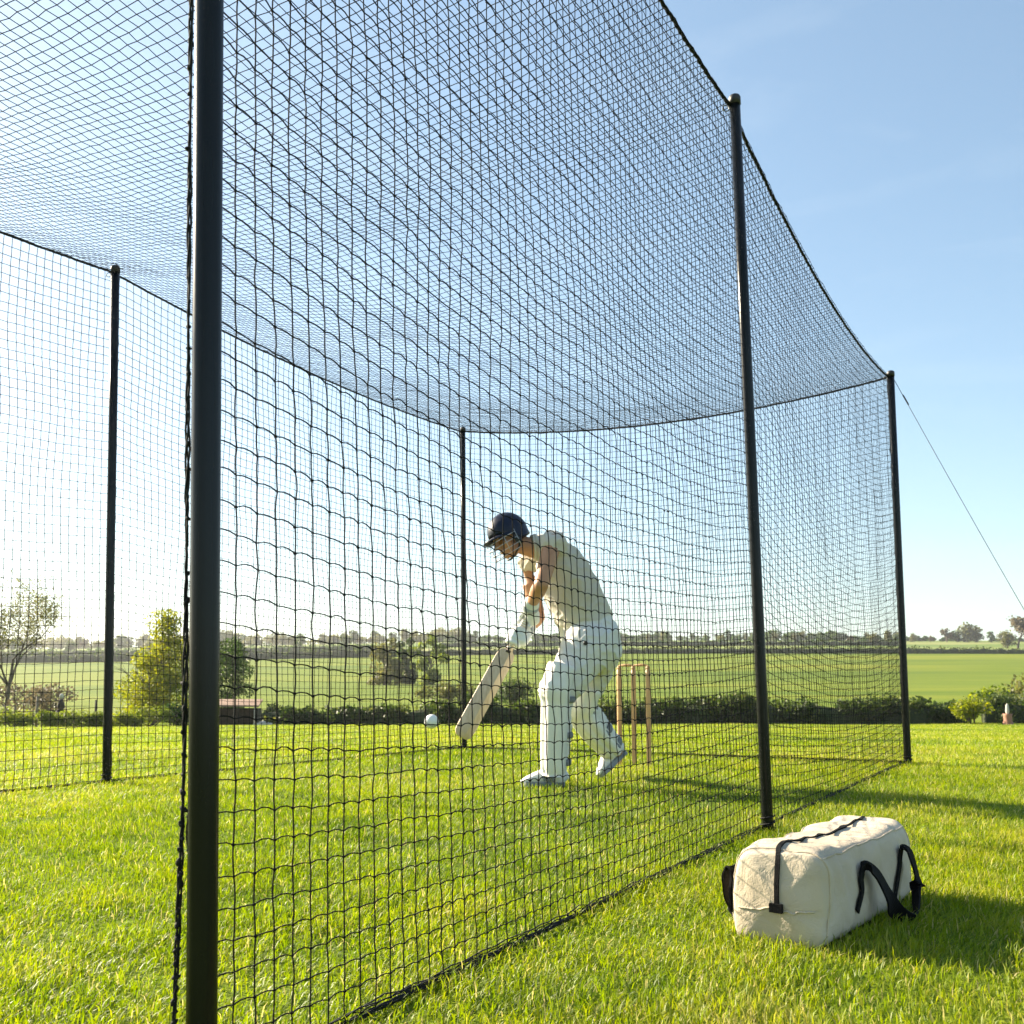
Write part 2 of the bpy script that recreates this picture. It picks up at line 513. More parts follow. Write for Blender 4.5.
# ------------------------------------------------------------------ grass
def build_grass():
    N0 = 29000
    ybin = np.concatenate([np.arange(1.0, 4, .25), np.geomspace(4, 36, 34)])
    Xs, Ys = [], []
    for a, b in zip(ybin[:-1], ybin[1:]):
        ym = (a + b) / 2
        dens = N0 * min(1, (2.4 / ym) ** 1.5)
        hw = .56 * ym + .35
        n = int(dens * 2 * hw * (b - a))
        Xs.append(RNG.uniform(-hw, hw, n)); Ys.append(RNG.uniform(a, b, n))
    X = np.concatenate(Xs); Y = np.concatenate(Ys)
    # clumpiness: thin out by a patch pattern
    f = np.sin(X * 5.1 + 1.3 * np.sin(Y * 3.7)) * np.sin(Y * 4.3 + 1.1 * np.sin(X * 4.1)) + .6 * np.sin(X * 13 + Y * 7) * np.sin(Y * 11 - X * 5)
    keep = RNG.random(len(X)) < np.clip(.85 + .3 * f, .35, 1)
    X, Y, f = X[keep], Y[keep], f[keep]
    # not under the bag
    bx = (X - BAGC[0]) * BE[0] + (Y - BAGC[1]) * BE[1]; by = (X - BAGC[0]) * BW[0] + (Y - BAGC[1]) * BW[1]
    k = ~((abs(bx) < .345) & (abs(by) < .105))
    X, Y, f = X[k], Y[k], f[k]
    n = len(X)
    Z = terrain(X, Y)
    sc = np.clip(Y / 4.0, 1, 5)
    ln = RNG.uniform(.016, .038, n) * (1 + .25 * np.clip(f, -1, 1)) * np.clip(sc, 1, 1.5) ** .4
    wid = RNG.uniform(.0009, .0018, n) * sc ** .68
    az = RNG.uniform(0, 2 * PI, n)
    # most blades lie over the way the grass was brushed, patch by patch
    comb = 1.2 * np.sin(X * 1.7 + .6 + np.sin(Y * 2.1)) + 1.4 * np.sin(Y * 1.3 + X * .8)
    flat = RNG.random(n) < .68
    lean_az = np.where(flat, comb + RNG.normal(0, .8, n), RNG.uniform(0, 2 * PI, n))
    th = np.where(flat, RNG.normal(1.10, .25, n), RNG.normal(.5, .25, n))
    lx, hz_ = ln * np.sin(th), np.maximum(ln * np.cos(th), .004)
    dx, dy = np.cos(lean_az) * lx, np.sin(lean_az) * lx
    wx, wy = np.cos(az) * wid, np.sin(az) * wid
    V = np.empty((n, 5, 3), np.float32)
    zb = Z - .004
    V[:, 0] = np.stack([X - wx, Y - wy, zb], 1)
    V[:, 1] = np.stack([X + wx, Y + wy, zb], 1)
    V[:, 2] = np.stack([X + dx * .42 + wx * .85, Y + dy * .42 + wy * .85, Z + hz_ * .68], 1)
    V[:, 3] = np.stack([X + dx * .42 - wx * .85, Y + dy * .42 - wy * .85, Z + hz_ * .68], 1)
    V[:, 4] = np.stack([X + dx, Y + dy, Z + hz_], 1)
    b = np.arange(n)[:, None] * 5
    quads = b + np.array([[0, 1, 2, 3]])
    tris = b + np.array([[3, 2, 4]])
    me = fast_mesh('lawn_grass', V, quads, tris)
    patch = .5 + .22 * np.sin(X * .9 + 2 * np.sin(Y * .45)) * np.sin(Y * .75 + 1.5) + .10 * f
    patch = patch + .16 * np.sin(X * 8.3 + 2.1 * np.sin(Y * 6.1)) * np.sin(Y * 7.1 + 1.7 * np.sin(X * 5.3)) - .18 * (np.sin(X * 3.1 + 4 * np.sin(Y * 1.9)) * np.sin(Y * 2.3 + 2.5 * np.sin(X * 1.3)) > .72)
    tint = np.clip(patch + RNG.normal(.02, .20, n), 0, .9)
    tint = np.where(RNG.random(n) < .05, .97, tint)
    a = me.attributes.new('tint', 'FLOAT', 'POINT')
    a.data.foreach_set('value', np.repeat(tint, 5).astype(np.float32))
    m = leafmat('lawn grass', [(0, (.050, .095, .006)), (.35, (.160, .228, .009)), (.65, (.240, .292, .014)), (.88, (.30, .31, .025)), (.93, (.40, .35, .11)), (1, (.48, .42, .18))], .45, .5)
    tag(link('lawn_grass', me, m, smooth=False), 'short sunlit lawn grass growing over the whole ground', 'grass', kind='stuff')


# ------------------------------------------------------------------ posts
def post_line(base, topx, topy):
    B = G(*base)
    T = U(topx, topy, B[1])
    return B, T


PB = {}
PB['P2'] = post_line((768, 831), 734.5, 97)
PB['P3'] = post_line((908, 764), 890.5, 372)
PB['L1'] = post_line((106.5, 784), 115.5, 267)
PB['L2'] = post_line((464.5, 749), 463, 428)
b1 = G(201, 1112)
t1 = U(209.5, 4, b1[1])
PB['P1'] = (b1, b1 + (t1 - b1) * (3.06 / t1[2]))
off = PB['L1'][0] - PB['L2'][0]
l0 = PB['P1'][0] + (PB['L2'][0] - PB['P3'][0]); l0[2] = 0
PB['L0'] = (l0, l0 + np.array([0, 0, 3.04]))
for k, (b, t) in PB.items(): print('POST', k, np.round(b, 3), np.round(t, 3))


def make_post(key, r, label):
    B, T = PB[key]
    o = empty('net_post', B)
    ax = norm(T - B)
    m = MB()
    m.add(*tube([B - ax * .25, B, B + (T - B) * .33, B + (T - B) * .66, T - ax * .02], r, 28))
    m.build('pole', M['paint'], o)
    c = MB(); c.add(*tube([T - ax * .035, T - ax * .004, T + ax * .004, T + ax * .010], [r * 1.12, r * 1.12, r * .95, r * .5], 24)); c.build('cap', M['cap'], o)
    # eye bolt near the top
    e = MB()
    p = T - ax * .05
    d = norm(np.cross(ax, [0, 1, 0]))
    ring = [p + d * (r + .016) + (d * math.cos(a) + ax * math.sin(a)) * .014 for a in np.linspace(0, 2 * PI, 13)]
    e.add(*tube(ring, .003, 6, False)); e.add(*tube([p, p + d * (r + .004)], .003, 6)); e.build('eye_bolt', M['wire'], o)
    # rope lashing at the foot
    e = MB()
    hel = [B + ax * (.012 + .004 * a) + (np.array([math.cos(a), math.sin(a), 0])) * (r + .005) for a in np.linspace(0, 4 * PI, 40)]
    e.add(*tube(hel, .003, 6)); e.build('rope_lashing', M['rope'], o)
    tag(o, label, 'post', 'posts of the practice net')
    return o


make_post('P1', .0205, 'thick black steel post nearest the camera, with a frayed rope hanging beside it')
make_post('P2', .0225, 'black steel post standing behind the cream holdall bag')
make_post('P3', .0265, 'black post that the thin guy wire is tied to')
make_post('L1', .0255, 'black post of the far side net, left of the thick near post')
make_post('L2', .023, 'slender black back corner post seen behind the cricket bat')

# ------------------------------------------------------------------ nets
def net_tubes(lines, nref, r, sides):
    """lines (R,N,3) -> verts, quads"""
    Lr = np.asarray(lines, float)
    R, N, _ = Lr.shape
    T = np.gradient(Lr, axis=1)
    T /= np.linalg.norm(T, axis=2, keepdims=True) + 1e-12
    A = nref - T * (T @ nref)[..., None]
    A /= np.linalg.norm(A, axis=2, keepdims=True) + 1e-12
    B = np.cross(T, A)
    a = np.arange(sides) * 2 * PI / sides + PI / 4
    V = Lr[:, :, None, :] + r * (np.cos(a)[None, None, :, None] * A[:, :, None, :] + np.sin(a)[None, None, :, None] * B[:, :, None, :])
    idx = np.arange(R * N * sides).reshape(R, N, sides)
    i0, i1 = idx[:, :-1], idx[:, 1:]
    q = np.stack([i0, np.roll(i0, -1, 2), np.roll(i1, -1, 2), i1], -1).reshape(-1, 4)
    return V.reshape(-1, 3), q


def densify(lines, sub, offs):
    """insert sub-1 points between the knots, moved by offs (R,N-1,3)*sin"""
    Lr = np.asarray(lines, float)
    R, N, _ = Lr.shape
    out = np.empty((R, (N - 1) * sub + 1, 3))
    for k in range(sub):
        t = k / sub
        out[:, k:-1:sub] = Lr[:, :-1] * (1 - t) + Lr[:, 1:] * t + offs * math.sin(PI * t)
    out[:, -1] = Lr[:, -1]
    return out


def net_mesh(name, P, nref, r, sides=4, sub=3, bulge=.003, jig=.0008, knot=1.9, up=(0, 0, 1)):
    P = np.asarray(P, float)
    nu, nv, _ = P.shape
    nref = norm(nref)
    up = np.asarray(up, float)
    side = norm(np.cross(nref, up)) if abs(np.dot(nref, up)) < .9 else np.array([1., 0, 0])
    rows = P.transpose(1, 0, 2)                    # along u
    ro = up * bulge * (1 + .35 * RNG.normal(size=(nv, nu - 1, 1))) + RNG.normal(0, jig, (nv, nu - 1, 3)) * .5
    rows = densify(rows, sub, ro)
    cols = densify(P, sub, side * RNG.normal(0, jig, (nu, nv - 1, 1)) + nref * RNG.normal(0, jig, (nu, nv - 1, 1)))
    V1, Q1 = net_tubes(rows, nref, r, sides)
    V2, Q2 = net_tubes(cols, nref, r, sides)
    K = P.reshape(-1, 3)
    n = len(K)
    kr = r * knot * (1 + .25 * np.clip(RNG.normal(size=(n, 1)), -1.5, 1.5))
    offs = np.array([[1, 0, 0], [-1, 0, 0], [0, 1, 0], [0, -1, 0], [0, 0, 1], [0, 0, -1]], float)
    V3 = (K[:, None, :] + offs[None] * kr[:, :, None]).reshape(-1, 3)
    o3 = len(V1) + len(V2)
    t = np.array([[0, 2, 4], [2, 1, 4], [1, 3, 4], [3, 0, 4], [2, 0, 5], [1, 2, 5], [3, 1, 5], [0, 3, 5]])
    T3 = (np.arange(n)[:, None, None] * 6 + t[None] + o3).reshape(-1, 3)
    return fast_mesh(name, np.concatenate([V1, V2, V3]), np.concatenate([Q1, Q2 + len(V1)]), T3)


def lf(u, v, seed, amp):
    """smooth unevenness of a hanging net"""
    s = seed
    return amp * (np.sin(u * 3.1 + v * 1.3 + s) * .5 + np.sin(u * 7.3 - v * 2.9 + 2 * s) * .3 + np.sin(u * 1.7 + v * 5.9 + 3 * s) * .35 + np.sin(u * 13.7 + v * 4.1 + s) * .12)


def wall_grid(pts, spans, cw, ch, sag_top, seed, inset=0.0, sagrow=None, billow=.03, bottom=.02, outward=None):
    """a hanging net over several spans; pts = list of (base, top)"""
    us, Pu = [], []
    cols = []
    for s, ((b0, t0), (b1, t1)) in enumerate(zip(pts[:-1], pts[1:])):
        Ls = np.linalg.norm(b1 - b0)
        n = max(2, int(round(Ls / (cw[s] if np.ndim(cw) else cw))))
        for k in range(n + (1 if s == len(pts) - 2 else 0)):
            f = k / n
            st = sag_top[s] * (1 - (2 * f - 1) ** 2)
            b = b0 * (1 - f) + b1 * f
            t = t0 * (1 - f) + t1 * f
            t = t - np.array([0, 0, st])
            cols.append((b, t, f, s, Ls * f + s * 100))
    nrow = int(round(3.05 / ch)) + 1
    P = np.empty((len(cols), nrow, 3))
    dirn = norm(pts[-1][0] - pts[0][0])
    nrm = np.array([-dirn[1], dirn[0], 0])
    if outward is not None and np.dot(nrm, outward) < 0: nrm = -nrm
    v = np.linspace(0, 1, nrow)
    for i, (b, t, f, s, u) in enumerate(cols):
        sr = (sagrow[s] if sagrow else 0) * (1 - (2 * f - 1) ** 2)
        mid = np.sin(PI * v)
        base = b[None] * (1 - v[:, None]) + t[None] * v[:, None]
        base[:, 2] = bottom + (t[2] - bottom) * v
        base[:, 2] -= sr * mid ** .8
        fade = np.minimum(1, np.minimum(f, 1 - f) * 8)
        out = lf(u * 1.0, v * 3.0, seed, billow) * np.sin(PI * np.clip(v, 0, 1)) ** .5 * fade
        base += nrm[None] * out[:, None]
        base[:, 2] += lf(u * 1.6 + 4, v * 4.0, seed + 1.7, .0055) * mid * (0.3 + .7 * fade)
        base += dirn[None] * (lf(u * 1.3, v * 5.0, seed + 4.1, .0045) * mid * fade)[:, None]
        P[i] = base
    P += RNG.normal(0, .0009, P.shape)
    return P, nrm, dirn


def twisted(path, r, strands=3, turns_per_m=40, wob=.0, seg=6):
    """a laid rope"""
    m = MB()
    P = np.asarray(path, float)
    d = np.linalg.norm(np.diff(P, axis=0), axis=1)
    S = np.concatenate([[0], np.cumsum(d)])
    n = max(12, int(S[-1] * turns_per_m * 5))
    s = np.linspace(0, S[-1], n)
    Q = np.stack([np.interp(s, S, P[:, k]) for k in range(3)], 1)
    T = np.gradient(Q, axis=0); T /= np.linalg.norm(T, axis=1)[:, None]
    ref = np.array([0, 0, 1.]) if abs(T[n // 2][2]) < .8 else np.array([1., 0, 0])
    A = ref - T * (T @ ref)[:, None]; A /= np.linalg.norm(A, axis=1)[:, None]
    B = np.cross(T, A)
    for k in range(strands):
        ph = s * turns_per_m * 2 * PI / strands + 2 * PI * k / strands
        L_ = Q + r * .55 * (np.cos(ph)[:, None] * A + np.sin(ph)[:, None] * B)
        if wob:
            L_ = L_ + wob * (np.sin(s * 31 + k * 2)[:, None] * A + np.sin(s * 47 + k)[:, None] * B) + RNG.normal(0, wob * .25, L_.shape)
        V, Q4 = net_tubes(L_[None], norm(np.array([.3, .2, .93]) if abs(T[n // 2][2]) < .8 else np.array([.93, .3, .1])), r * .55, seg)
        m.add(V, Q4)
    return m


cage = norm(PB['P3'][0] - PB['P1'][0])
outw = np.array([cage[1], -cage[0], 0])
TOPDROP = np.array([0, 0, .035])


def panel(keys, label, cw, ch, sag, seed, r, sagrow, outward, billow, sub, ropes=True, bulge=.003, knot=1.9, side=.028):
    pts = [(PB[k][0], PB[k][1] - TOPDROP) for k in keys]
    P, nrm, dirn = wall_grid(pts, None, cw, ch, sag, seed, sagrow=sagrow, billow=billow, outward=outward)
    P = P + nrm * side
    o = empty('cricket_net', (P[0, 0] + P[-1, 0]) / 2)
    link('netting', net_mesh('netting', P, nrm, r, 4, sub, bulge, knot=knot), M['twine'], o)
    top = P[:, -1].copy(); bot = P[:, 0].copy(); bot[:, 2] = .012
    twisted(top + np.array([0, 0, .006]), .0075, 3, 22).build('top_rope', M['rope'], o)
    # the foot of the net: a rope with the slack of the net bunched on it
    m = twisted(bot, .0055, 3, 26)
    for k in range(3):
        sl = bot + nrm * (.007 * (k - 1)) + np.stack([0 * bot[:, 0], 0 * bot[:, 0], .006 + .006 * np.sin(np.arange(len(bot)) * (.07 + .04 * k) + k)], 1) + RNG.normal(0, .0022, bot.shape)
        m.add(*net_tubes(sl[None], np.array([.2, .3, .93]), .0015, 4))
    m.build('foot_rope', M['rope'], o)
    for e in (-1,):
        ed = P[e]
        m = MB(); m.add(*net_tubes((ed + RNG.normal(0, .0012, ed.shape))[None], norm([.8, .5, .1]), .0035, 6)); m.build('edge_rope', M['rope'], o)
    tag(o, label, 'net', 'panels of the practice net')
    return P


SIDE = panel(('P1', 'P2', 'P3'), 'black side net in front of the batsman, hung from the thick near post', (.0435, .056), .0462, (.07, .15), 1.0, .00128, (.07, .16), outw, .012, 3, bulge=.0035, knot=2.2, side=-.026)
LEFT = panel(('L0', 'L1', 'L2'), 'far side net running left of the batsman to the slender back post', .055, .053, (.05, .08), 2.3, .0019, (.03, .04), -outw, .03, 2, bulge=.001)
BACK = panel(('L2', 'P3'), 'back net behind the wicket, between the slender post and the guyed post', .054, .053, (.15,), 3.1, .0019, (.05,), cage, .03, 2, bulge=.001)


def roof():
    A0, A1 = PB['P1'][1] - TOPDROP, PB['P3'][1] - TOPDROP
    nu, nv = 168, 82
    near = SIDE[:, -1]; far = LEFT[:, -1]; back = BACK[:, -1]

    def res(line, n):
        d = np.concatenate([[0], np.cumsum(np.linalg.norm(np.diff(line, axis=0), axis=1))])
        s = np.linspace(0, d[-1], n)
        return np.stack([np.interp(s, d, line[:, k]) for k in range(3)], 1)
    N, Fr, Bk = res(near, nu), res(far, nu), res(back[::-1], nv)      # Bk from P3 to L2
    Ft = np.linspace(N[0], Fr[0], nv); Ft[:, 2] -= .15 * (1 - (2 * np.linspace(0, 1, nv) - 1) ** 2)
    u = np.linspace(0, 1, nu)[:, None, None]; v = np.linspace(0, 1, nv)[None, :, None]
    # Coons patch between the four ropes
    P = (1 - v) * N[:, None] + v * Fr[:, None] + (1 - u) * Ft[None] + u * Bk[None] \
        - ((1 - u) * (1 - v) * N[0] + u * (1 - v) * N[-1] + (1 - u) * v * Fr[0] + u * v * Fr[-1])
    uu, vv = np.meshgrid(np.linspace(0, 1, nu), np.linspace(0, 1, nv), indexing='ij')
    P[..., 2] -= .10 * np.sin(PI * uu) ** .7 * np.sin(PI * vv) + lf(uu * 7, vv * 4, .4, .03) * np.sin(PI * uu) * np.sin(PI * vv)
    P += RNG.normal(0, .0015, P.shape)
    o = empty('cricket_net', P[nu // 2, nv // 2])
    link('netting', net_mesh('netting', P, (0, 0, 1), .0015, 4, 1, 0, 0, knot=1.5, up=(0, 1, 0)), M['twine'], o)
    twisted(Ft + np.array([0, 0, .004]), .0075, 3, 22).build('front_rope', M['rope'], o)
    tag(o, 'net roof stretched overhead between the post tops', 'net', 'panels of the practice net')


roof()


def hanging_rope():
    pix = [(193, -260), (191, 0), (189, 260), (187, 500), (184, 760), (179, 900), (174, 1024), (172, 1100)]
    Y = PB['P1'][0][1] + .005
    pts = [U(x, y, Y) for x, y in pix]
    pts = [pts[0] + (pts[0] - pts[1]) * 1.0] + pts
    pts[-1][2] = .01
    path = smooth_path(pts, 160)
    o = empty('frayed_rope', path[-1])
    m = twisted(path, .0030, 3, 24, .0011)
    # knots of gathered net along it
    for i in range(3, 158, 2):
        p = path[i] + RNG.normal(0, .0012, 3)
        rr = RNG.uniform(.0024, .0044)
        d = norm(RNG.normal(0, 1, 3) + np.array([0, 0, 1.5]))
        ring = [p - d * rr * 1.6, p - d * rr * .8, p, p + d * rr * .8, p + d * rr * 1.6]
        m.add(*tube(ring, [rr * .3, rr * .85, rr, rr * .8, rr * .3], 7))
    m.build('rope_strands', M['rope'], o)
    tag(o, 'frayed knotted black edge rope hanging just left of the thick near post', 'rope')


hanging_rope()

# guy wire
p0 = PB['P3'][1] - np.array([0, 0, .05]) + np.array([.02, 0, 0])
pm = U(1024, 606, PB['P3'][0][1] - .15)
dw = (pm - p0)
p1 = p0 + dw * (p0[2] - .03) / (-dw[2])
o = empty('guy_wire', (p1[0], p1[1], 0))
m = MB(); m.add(*tube([p0 + (p1 - p0) * t - np.array([0, 0, .03 * math.sin(PI * t)]) for t in np.linspace(0, 1, 24)], .0028, 6)); m.build('wire', M['wire'], o)
m = MB(); a = p0 + (p1 - p0) * .045; b = p0 + (p1 - p0) * .075
m.add(*tube([a, a + (b - a) * .1, a + (b - a) * .9, b], [.002, .006, .006, .002], 8)); m.build('turnbuckle', M['cap'], o)
m = MB(); m.add(*tube([p1 + np.array([-.03, 0, .05]), p1 + np.array([.06, 0, -.22])], .009, 8)); m.build('ground_peg', M['cap'], o)
tag(o, 'thin guy wire slanting down to the right from the corner post', 'wire')

# ------------------------------------------------------------------ bag
BE = norm([.41, .57, 0]); BW = norm([.57, -.41, 0]); BZ = np.array([0, 0, 1.])
_b = G(829, 953)
BL_, BWd, BH = .70, .222, .212
BAGC = _b + BE * BL_ / 2 - BW * BWd / 2
BAGC[2] = 0


def bag():
    o = empty('holdall_bag', BAGC)

    def P(l, w, z): return BAGC + BE * l + BW * w + BZ * z

    def section(l):
        """half width, height at length l"""
        e = abs(l) / (BL_ / 2)
        return 1 - .05 * e ** 2 - .10 * max(0, (e - .86) / .14) ** 2.2

    nl, na = 90, 96
    V, Fc = [], []
    ls = np.sin(np.linspace(-PI / 2, PI / 2, nl)) * BL_ / 2

    def pt(l, a):
        s = section(l)
        ca, sa = math.cos(a), math.sin(a)
        ex = .30
        w = math.copysign(abs(ca) ** ex, ca) * BWd / 2 * s
        zc = BH * .46
        hz = (BH * .54 if sa > 0 else BH * .46)
        z = zc + math.copysign(abs(sa) ** (.50 if sa > 0 else .32), sa) * hz * (s if sa > 0 else 1)
        # the sides belly out, the top sags a little between the ends
        w *= 1 + .06 * math.sin(PI * min(1, max(0, z / BH))) - (.10 * max(0, z / BH - .55))
        if sa > 0:
            z -= .016 * sa ** 4 * (.5 + .5 * math.cos(l / BL_ * 2 * PI * 1.0)) * (1 if abs(l) < BL_ * .45 else .3)
        p = P(l, w, z)
        q = Vector((l * 9, w * 7 + 3, z * 9))
        nz = mnoise.noise(q) * .010 + mnoise.noise(q * 2.2) * .007
        # creases that run across the bag from the zip
        nz += .0065 * math.sin(l * 46 + 5 * mnoise.noise(Vector((l * 5, z * 8, w * 6)))) * max(0, z / BH - .25) * (1 - .5 * (abs(w) < .02))
        d = norm([w * 3, 0, z - zc])
        return p + (BW * d[0] + BZ * d[2]) * nz
    for l in ls:
        for k in range(na):
            V.append(pt(l, 2 * PI * k / na))
    for i in range(nl - 1):
        for k in range(na):
            k2 = (k + 1) % na
            Fc.append((i * na + k, i * na + k2, (i + 1) * na + k2, (i + 1) * na + k))
    # ends: rings shrinking inward, bulging out
    for end, base, sg in ((0, 0, -1), (1, (nl - 1) * na, 1)):
        prev = list(range(base, base + na))
        ring0 = np.array([V[j] for j in prev])
        cen = ring0.mean(0)
        for t in (.94, .84, .7, .52, .32, .12):
            cur = []
            for p in ring0:
                q = cen + (p - cen) * t
                bul = (.020 * (1 - t ** 2.5)) + .012 * mnoise.noise(Vector(q * 12)) * (1 - t) ** .3 + .003 * mnoise.noise(Vector(q * 40))
                V.append(q + BE * sg * bul); cur.append(len(V) - 1)
            for k in range(na):
                k2 = (k + 1) % na
                f = (prev[k], prev[k2], cur[k2], cur[k])
                Fc.append(f if sg > 0 else f[::-1])
            prev = cur
        Fc.append(tuple(prev) if sg > 0 else tuple(prev[::-1]))
    mb = MB(); mb.add(V, Fc)
    body = mb.build('canvas_body', M['canvas'], o)
    # surface finder
    bpy.context.view_layer.update()
    from mathutils.bvhtree import BVHTree
    tree = BVHTree.FromPolygons([Vector(v) for v in V], Fc)

    def surf(p, off=.0025):
        loc, nr, i, d = tree.find_nearest(Vector(p))
        nr = np.array(nr)
        if np.dot(nr, np.array(p) - (BAGC + BZ * BH * .45)) < 0: nr = -nr
        return np.array(loc) + nr * off, nr

    def ribbon(path, width_dir, w, th):
        """flat webbing along path"""
        V2, F2 = [], []
        n = len(path)
        T = np.gradient(np.asarray(path), axis=0)
        for i in range(n):
            t = norm(T[i]); ww = w[i] if np.ndim(w) else w; wd = width_dir[i] if np.ndim(width_dir[0]) else width_dir
            wd = norm(wd - t * np.dot(wd, t)); nn = np.cross(t, wd)
            for a, b in ((-1, -1), (1, -1), (1, 1), (-1, 1)):
                V2.append(path[i] + wd * a * ww / 2 + nn * b * th / 2)
        for i in range(n - 1):
            for k in range(4):
                k2 = (k + 1) % 4
                F2.append((i * 4 + k, i * 4 + k2, i * 4 + 4 + k2, i * 4 + 4 + k))
        F2 += [(3, 2, 1, 0), tuple((n - 1) * 4 + k for k in range(4))]
        return V2, F2

    # zip: down the near end, along the top, down the far end
    zl = [P(-BL_ / 2 - .03, .006, BH * .40)] + [P(-BL_ / 2 - .03, .006, z) for z in np.linspace(BH * .5, BH * .8, 5)] + [P(-BL_ / 2 - .012, .006, BH * .93), P(-BL_ / 2, .004, BH * 1.02)] + [P(l, -.008 + .007 * math.sin(l * 11), BH * 1.1) for l in np.linspace(-BL_ / 2 + .012, BL_ / 2 - .02, 40)] + [P(BL_ / 2 + .03, 0, z) for z in (BH * .8, BH * .6)]
    sp = [surf(p, .002) for p in zl]
    path = smooth_path([p for p, _ in sp], 110)
    for _ in range(6):
        path[1:-1] = path[1:-1] * .5 + (path[:-2] + path[2:]) * .25
    nr = np.array([surf(p)[1] for p in path])
    for _ in range(10):
        nr[1:-1] = nr[1:-1] * .5 + (nr[:-2] + nr[2:]) * .25
    nr /= np.linalg.norm(nr, axis=1)[:, None]
    path = path + nr * .0012
    T = np.gradient(path, axis=0)
    wd = [np.cross(n_, norm(t)) for n_, t in zip(nr, T)]
    zm = MB(); zm.add(*ribbon(path, wd, np.array([.0105 if i < 34 else .0055 + .0085 * max(0, math.sin((i - 34) * .33)) ** 2 for i in range(110)]), .004)); zp = zm.build('zip', M['blackweb'], o, False)
    tb = MB(); p, n_ = surf(P(-BL_ / 2 - .03, .006, BH * .385), .006)
    up = norm(BZ - n_ * np.dot(BZ, n_)); tb.add(*box(p, (.015, .0095, .004), [np.cross(up, n_), up, n_])); tb.build('zip_tab', M['blackweb'], o, False)
    # piping on the seams of the end panels and along the top edge
    def seam(pts, name):
        s = [surf(p, .0008)[0] for p in pts]
        mm = MB(); mm.add(*tube(smooth_path(s, len(s) * 3), .0022, 6)); mm.build(name, M['canvas'], o)
    for sg in (-1, 1):
        seam([P(sg * BL_ * .492, math.cos(a) * BWd * .7, BH * .46 + math.sin(a) * BH * .75) for a in np.linspace(-PI * .15, PI * 1.15, 40)], 'end_seam')
    for sg in (-1, 1):
        seam([P(l, sg * BWd * .47, BH * .93) for l in np.linspace(-BL_ * .49, BL_ * .49, 30)], 'top_seam')
    seam([P(-BL_ / 2 - .05, w, BH * .36) for w in np.linspace(-BWd * .46, BWd * .46, 20)], 'end_seam')
    # carrying handle on the shady side: sewn straps, then the loop flopped on the grass
    def handle(sg, l0, l1, name, flop):
        pts, wds = [], []
        A = [(l0 - .02, .20), (l0 - .015, .45), (l0 - .005, .68)]
        for l, z in A:
            q, n_ = surf(P(l, sg * BWd, BH * z), .004); pts.append(q); wds.append(BE)
        q, n_ = surf(P(l0 + .012, sg * BWd, BH * .80), .012); pts.append(q); wds.append(BE)
        q, n_ = surf(P(l0 + .045, sg * BWd, BH * .66), .026); pts.append(q); wds.append(BE)
        q = P(l0 + .085, sg * (BWd / 2 + .045), BH * .36); pts.append(q); wds.append(norm(BE * .9 + BZ * .3))
        q = P(l0 + .125, sg * (BWd / 2 + flop), .034); pts.append(q); wds.append(norm(BZ + BW * sg * .6))
        mid = (l0 + l1) / 2
        q = P(mid + .03, sg * (BWd / 2 + flop + .020), .008); pts.append(q); wds.append(norm(BZ + BW * sg * .7))
        q = P(l1 - .0, sg * (BWd / 2 + flop), .050); pts.append(q); wds.append(norm(BZ + BW * sg * .6))
        q = P(l1 + .025, sg * (BWd / 2 + .045), BH * .40); pts.append(q); wds.append(norm(BE * .9 - BZ * .3))
        q, n_ = surf(P(l1 + .015, sg * BWd, BH * .70), .024); pts.append(q); wds.append(BE)
        q, n_ = surf(P(l1 - .006, sg * BWd, BH * .83), .012); pts.append(q); wds.append(BE)
        for l, z in ((l1 - .018, .70), (l1 - .022, .45), (l1 - .026, .18)):
            q, n_ = surf(P(l, sg * BWd, BH * z), .004); pts.append(q); wds.append(BE)
        n = 110
        pth = smooth_path(pts, n); wd_ = smooth_path(wds, n)
        mm = MB(); mm.add(*ribbon(pth, list(wd_), .021 + .019 * np.clip(np.sin(PI * np.linspace(0, 1, n)) * 1.6 - .35, 0, 1), .0045)); mm.build(name, M['blackweb'], o, False)
    handle(1, -BL_ * .20, BL_ * .24, 'carry_handle', .05)
    handle(-1, -BL_ * .49, -BL_ * .07, 'carry_handle', .05)
    tag(o, 'cream canvas holdall bag with black zip and handles, lying on the grass', 'bag')


bag()
build_grass()

# ------------------------------------------------------------------ ball, wicket, bat
def ball():
    c = U(431.5, 721.5, 5.3)
    o = empty('cricket_ball', c)
    m = MB(); m.add(*ellipsoid(c, (.0365,) * 3, None, 32, 20)); m.build('leather_ball', M['ball'], o)
    m = MB()
    ax = norm([.3, -.5, .8]); a1 = norm(np.cross(ax, [1, 0, 0])); a2 = np.cross(ax, a1)
    for dz in (-.004, 0, .004):
        rr = math.sqrt(.0366 ** 2 - dz * dz)
        m.add(*tube([c + ax * dz + (a1 * math.cos(t) + a2 * math.sin(t)) * rr for t in np.linspace(0, 2 * PI, 49)], .0008, 5, False))
    m.build('stitched_seam', M['strap'], o)
    tag(o, 'white leather cricket ball in flight beside the bat', 'ball')


ball()


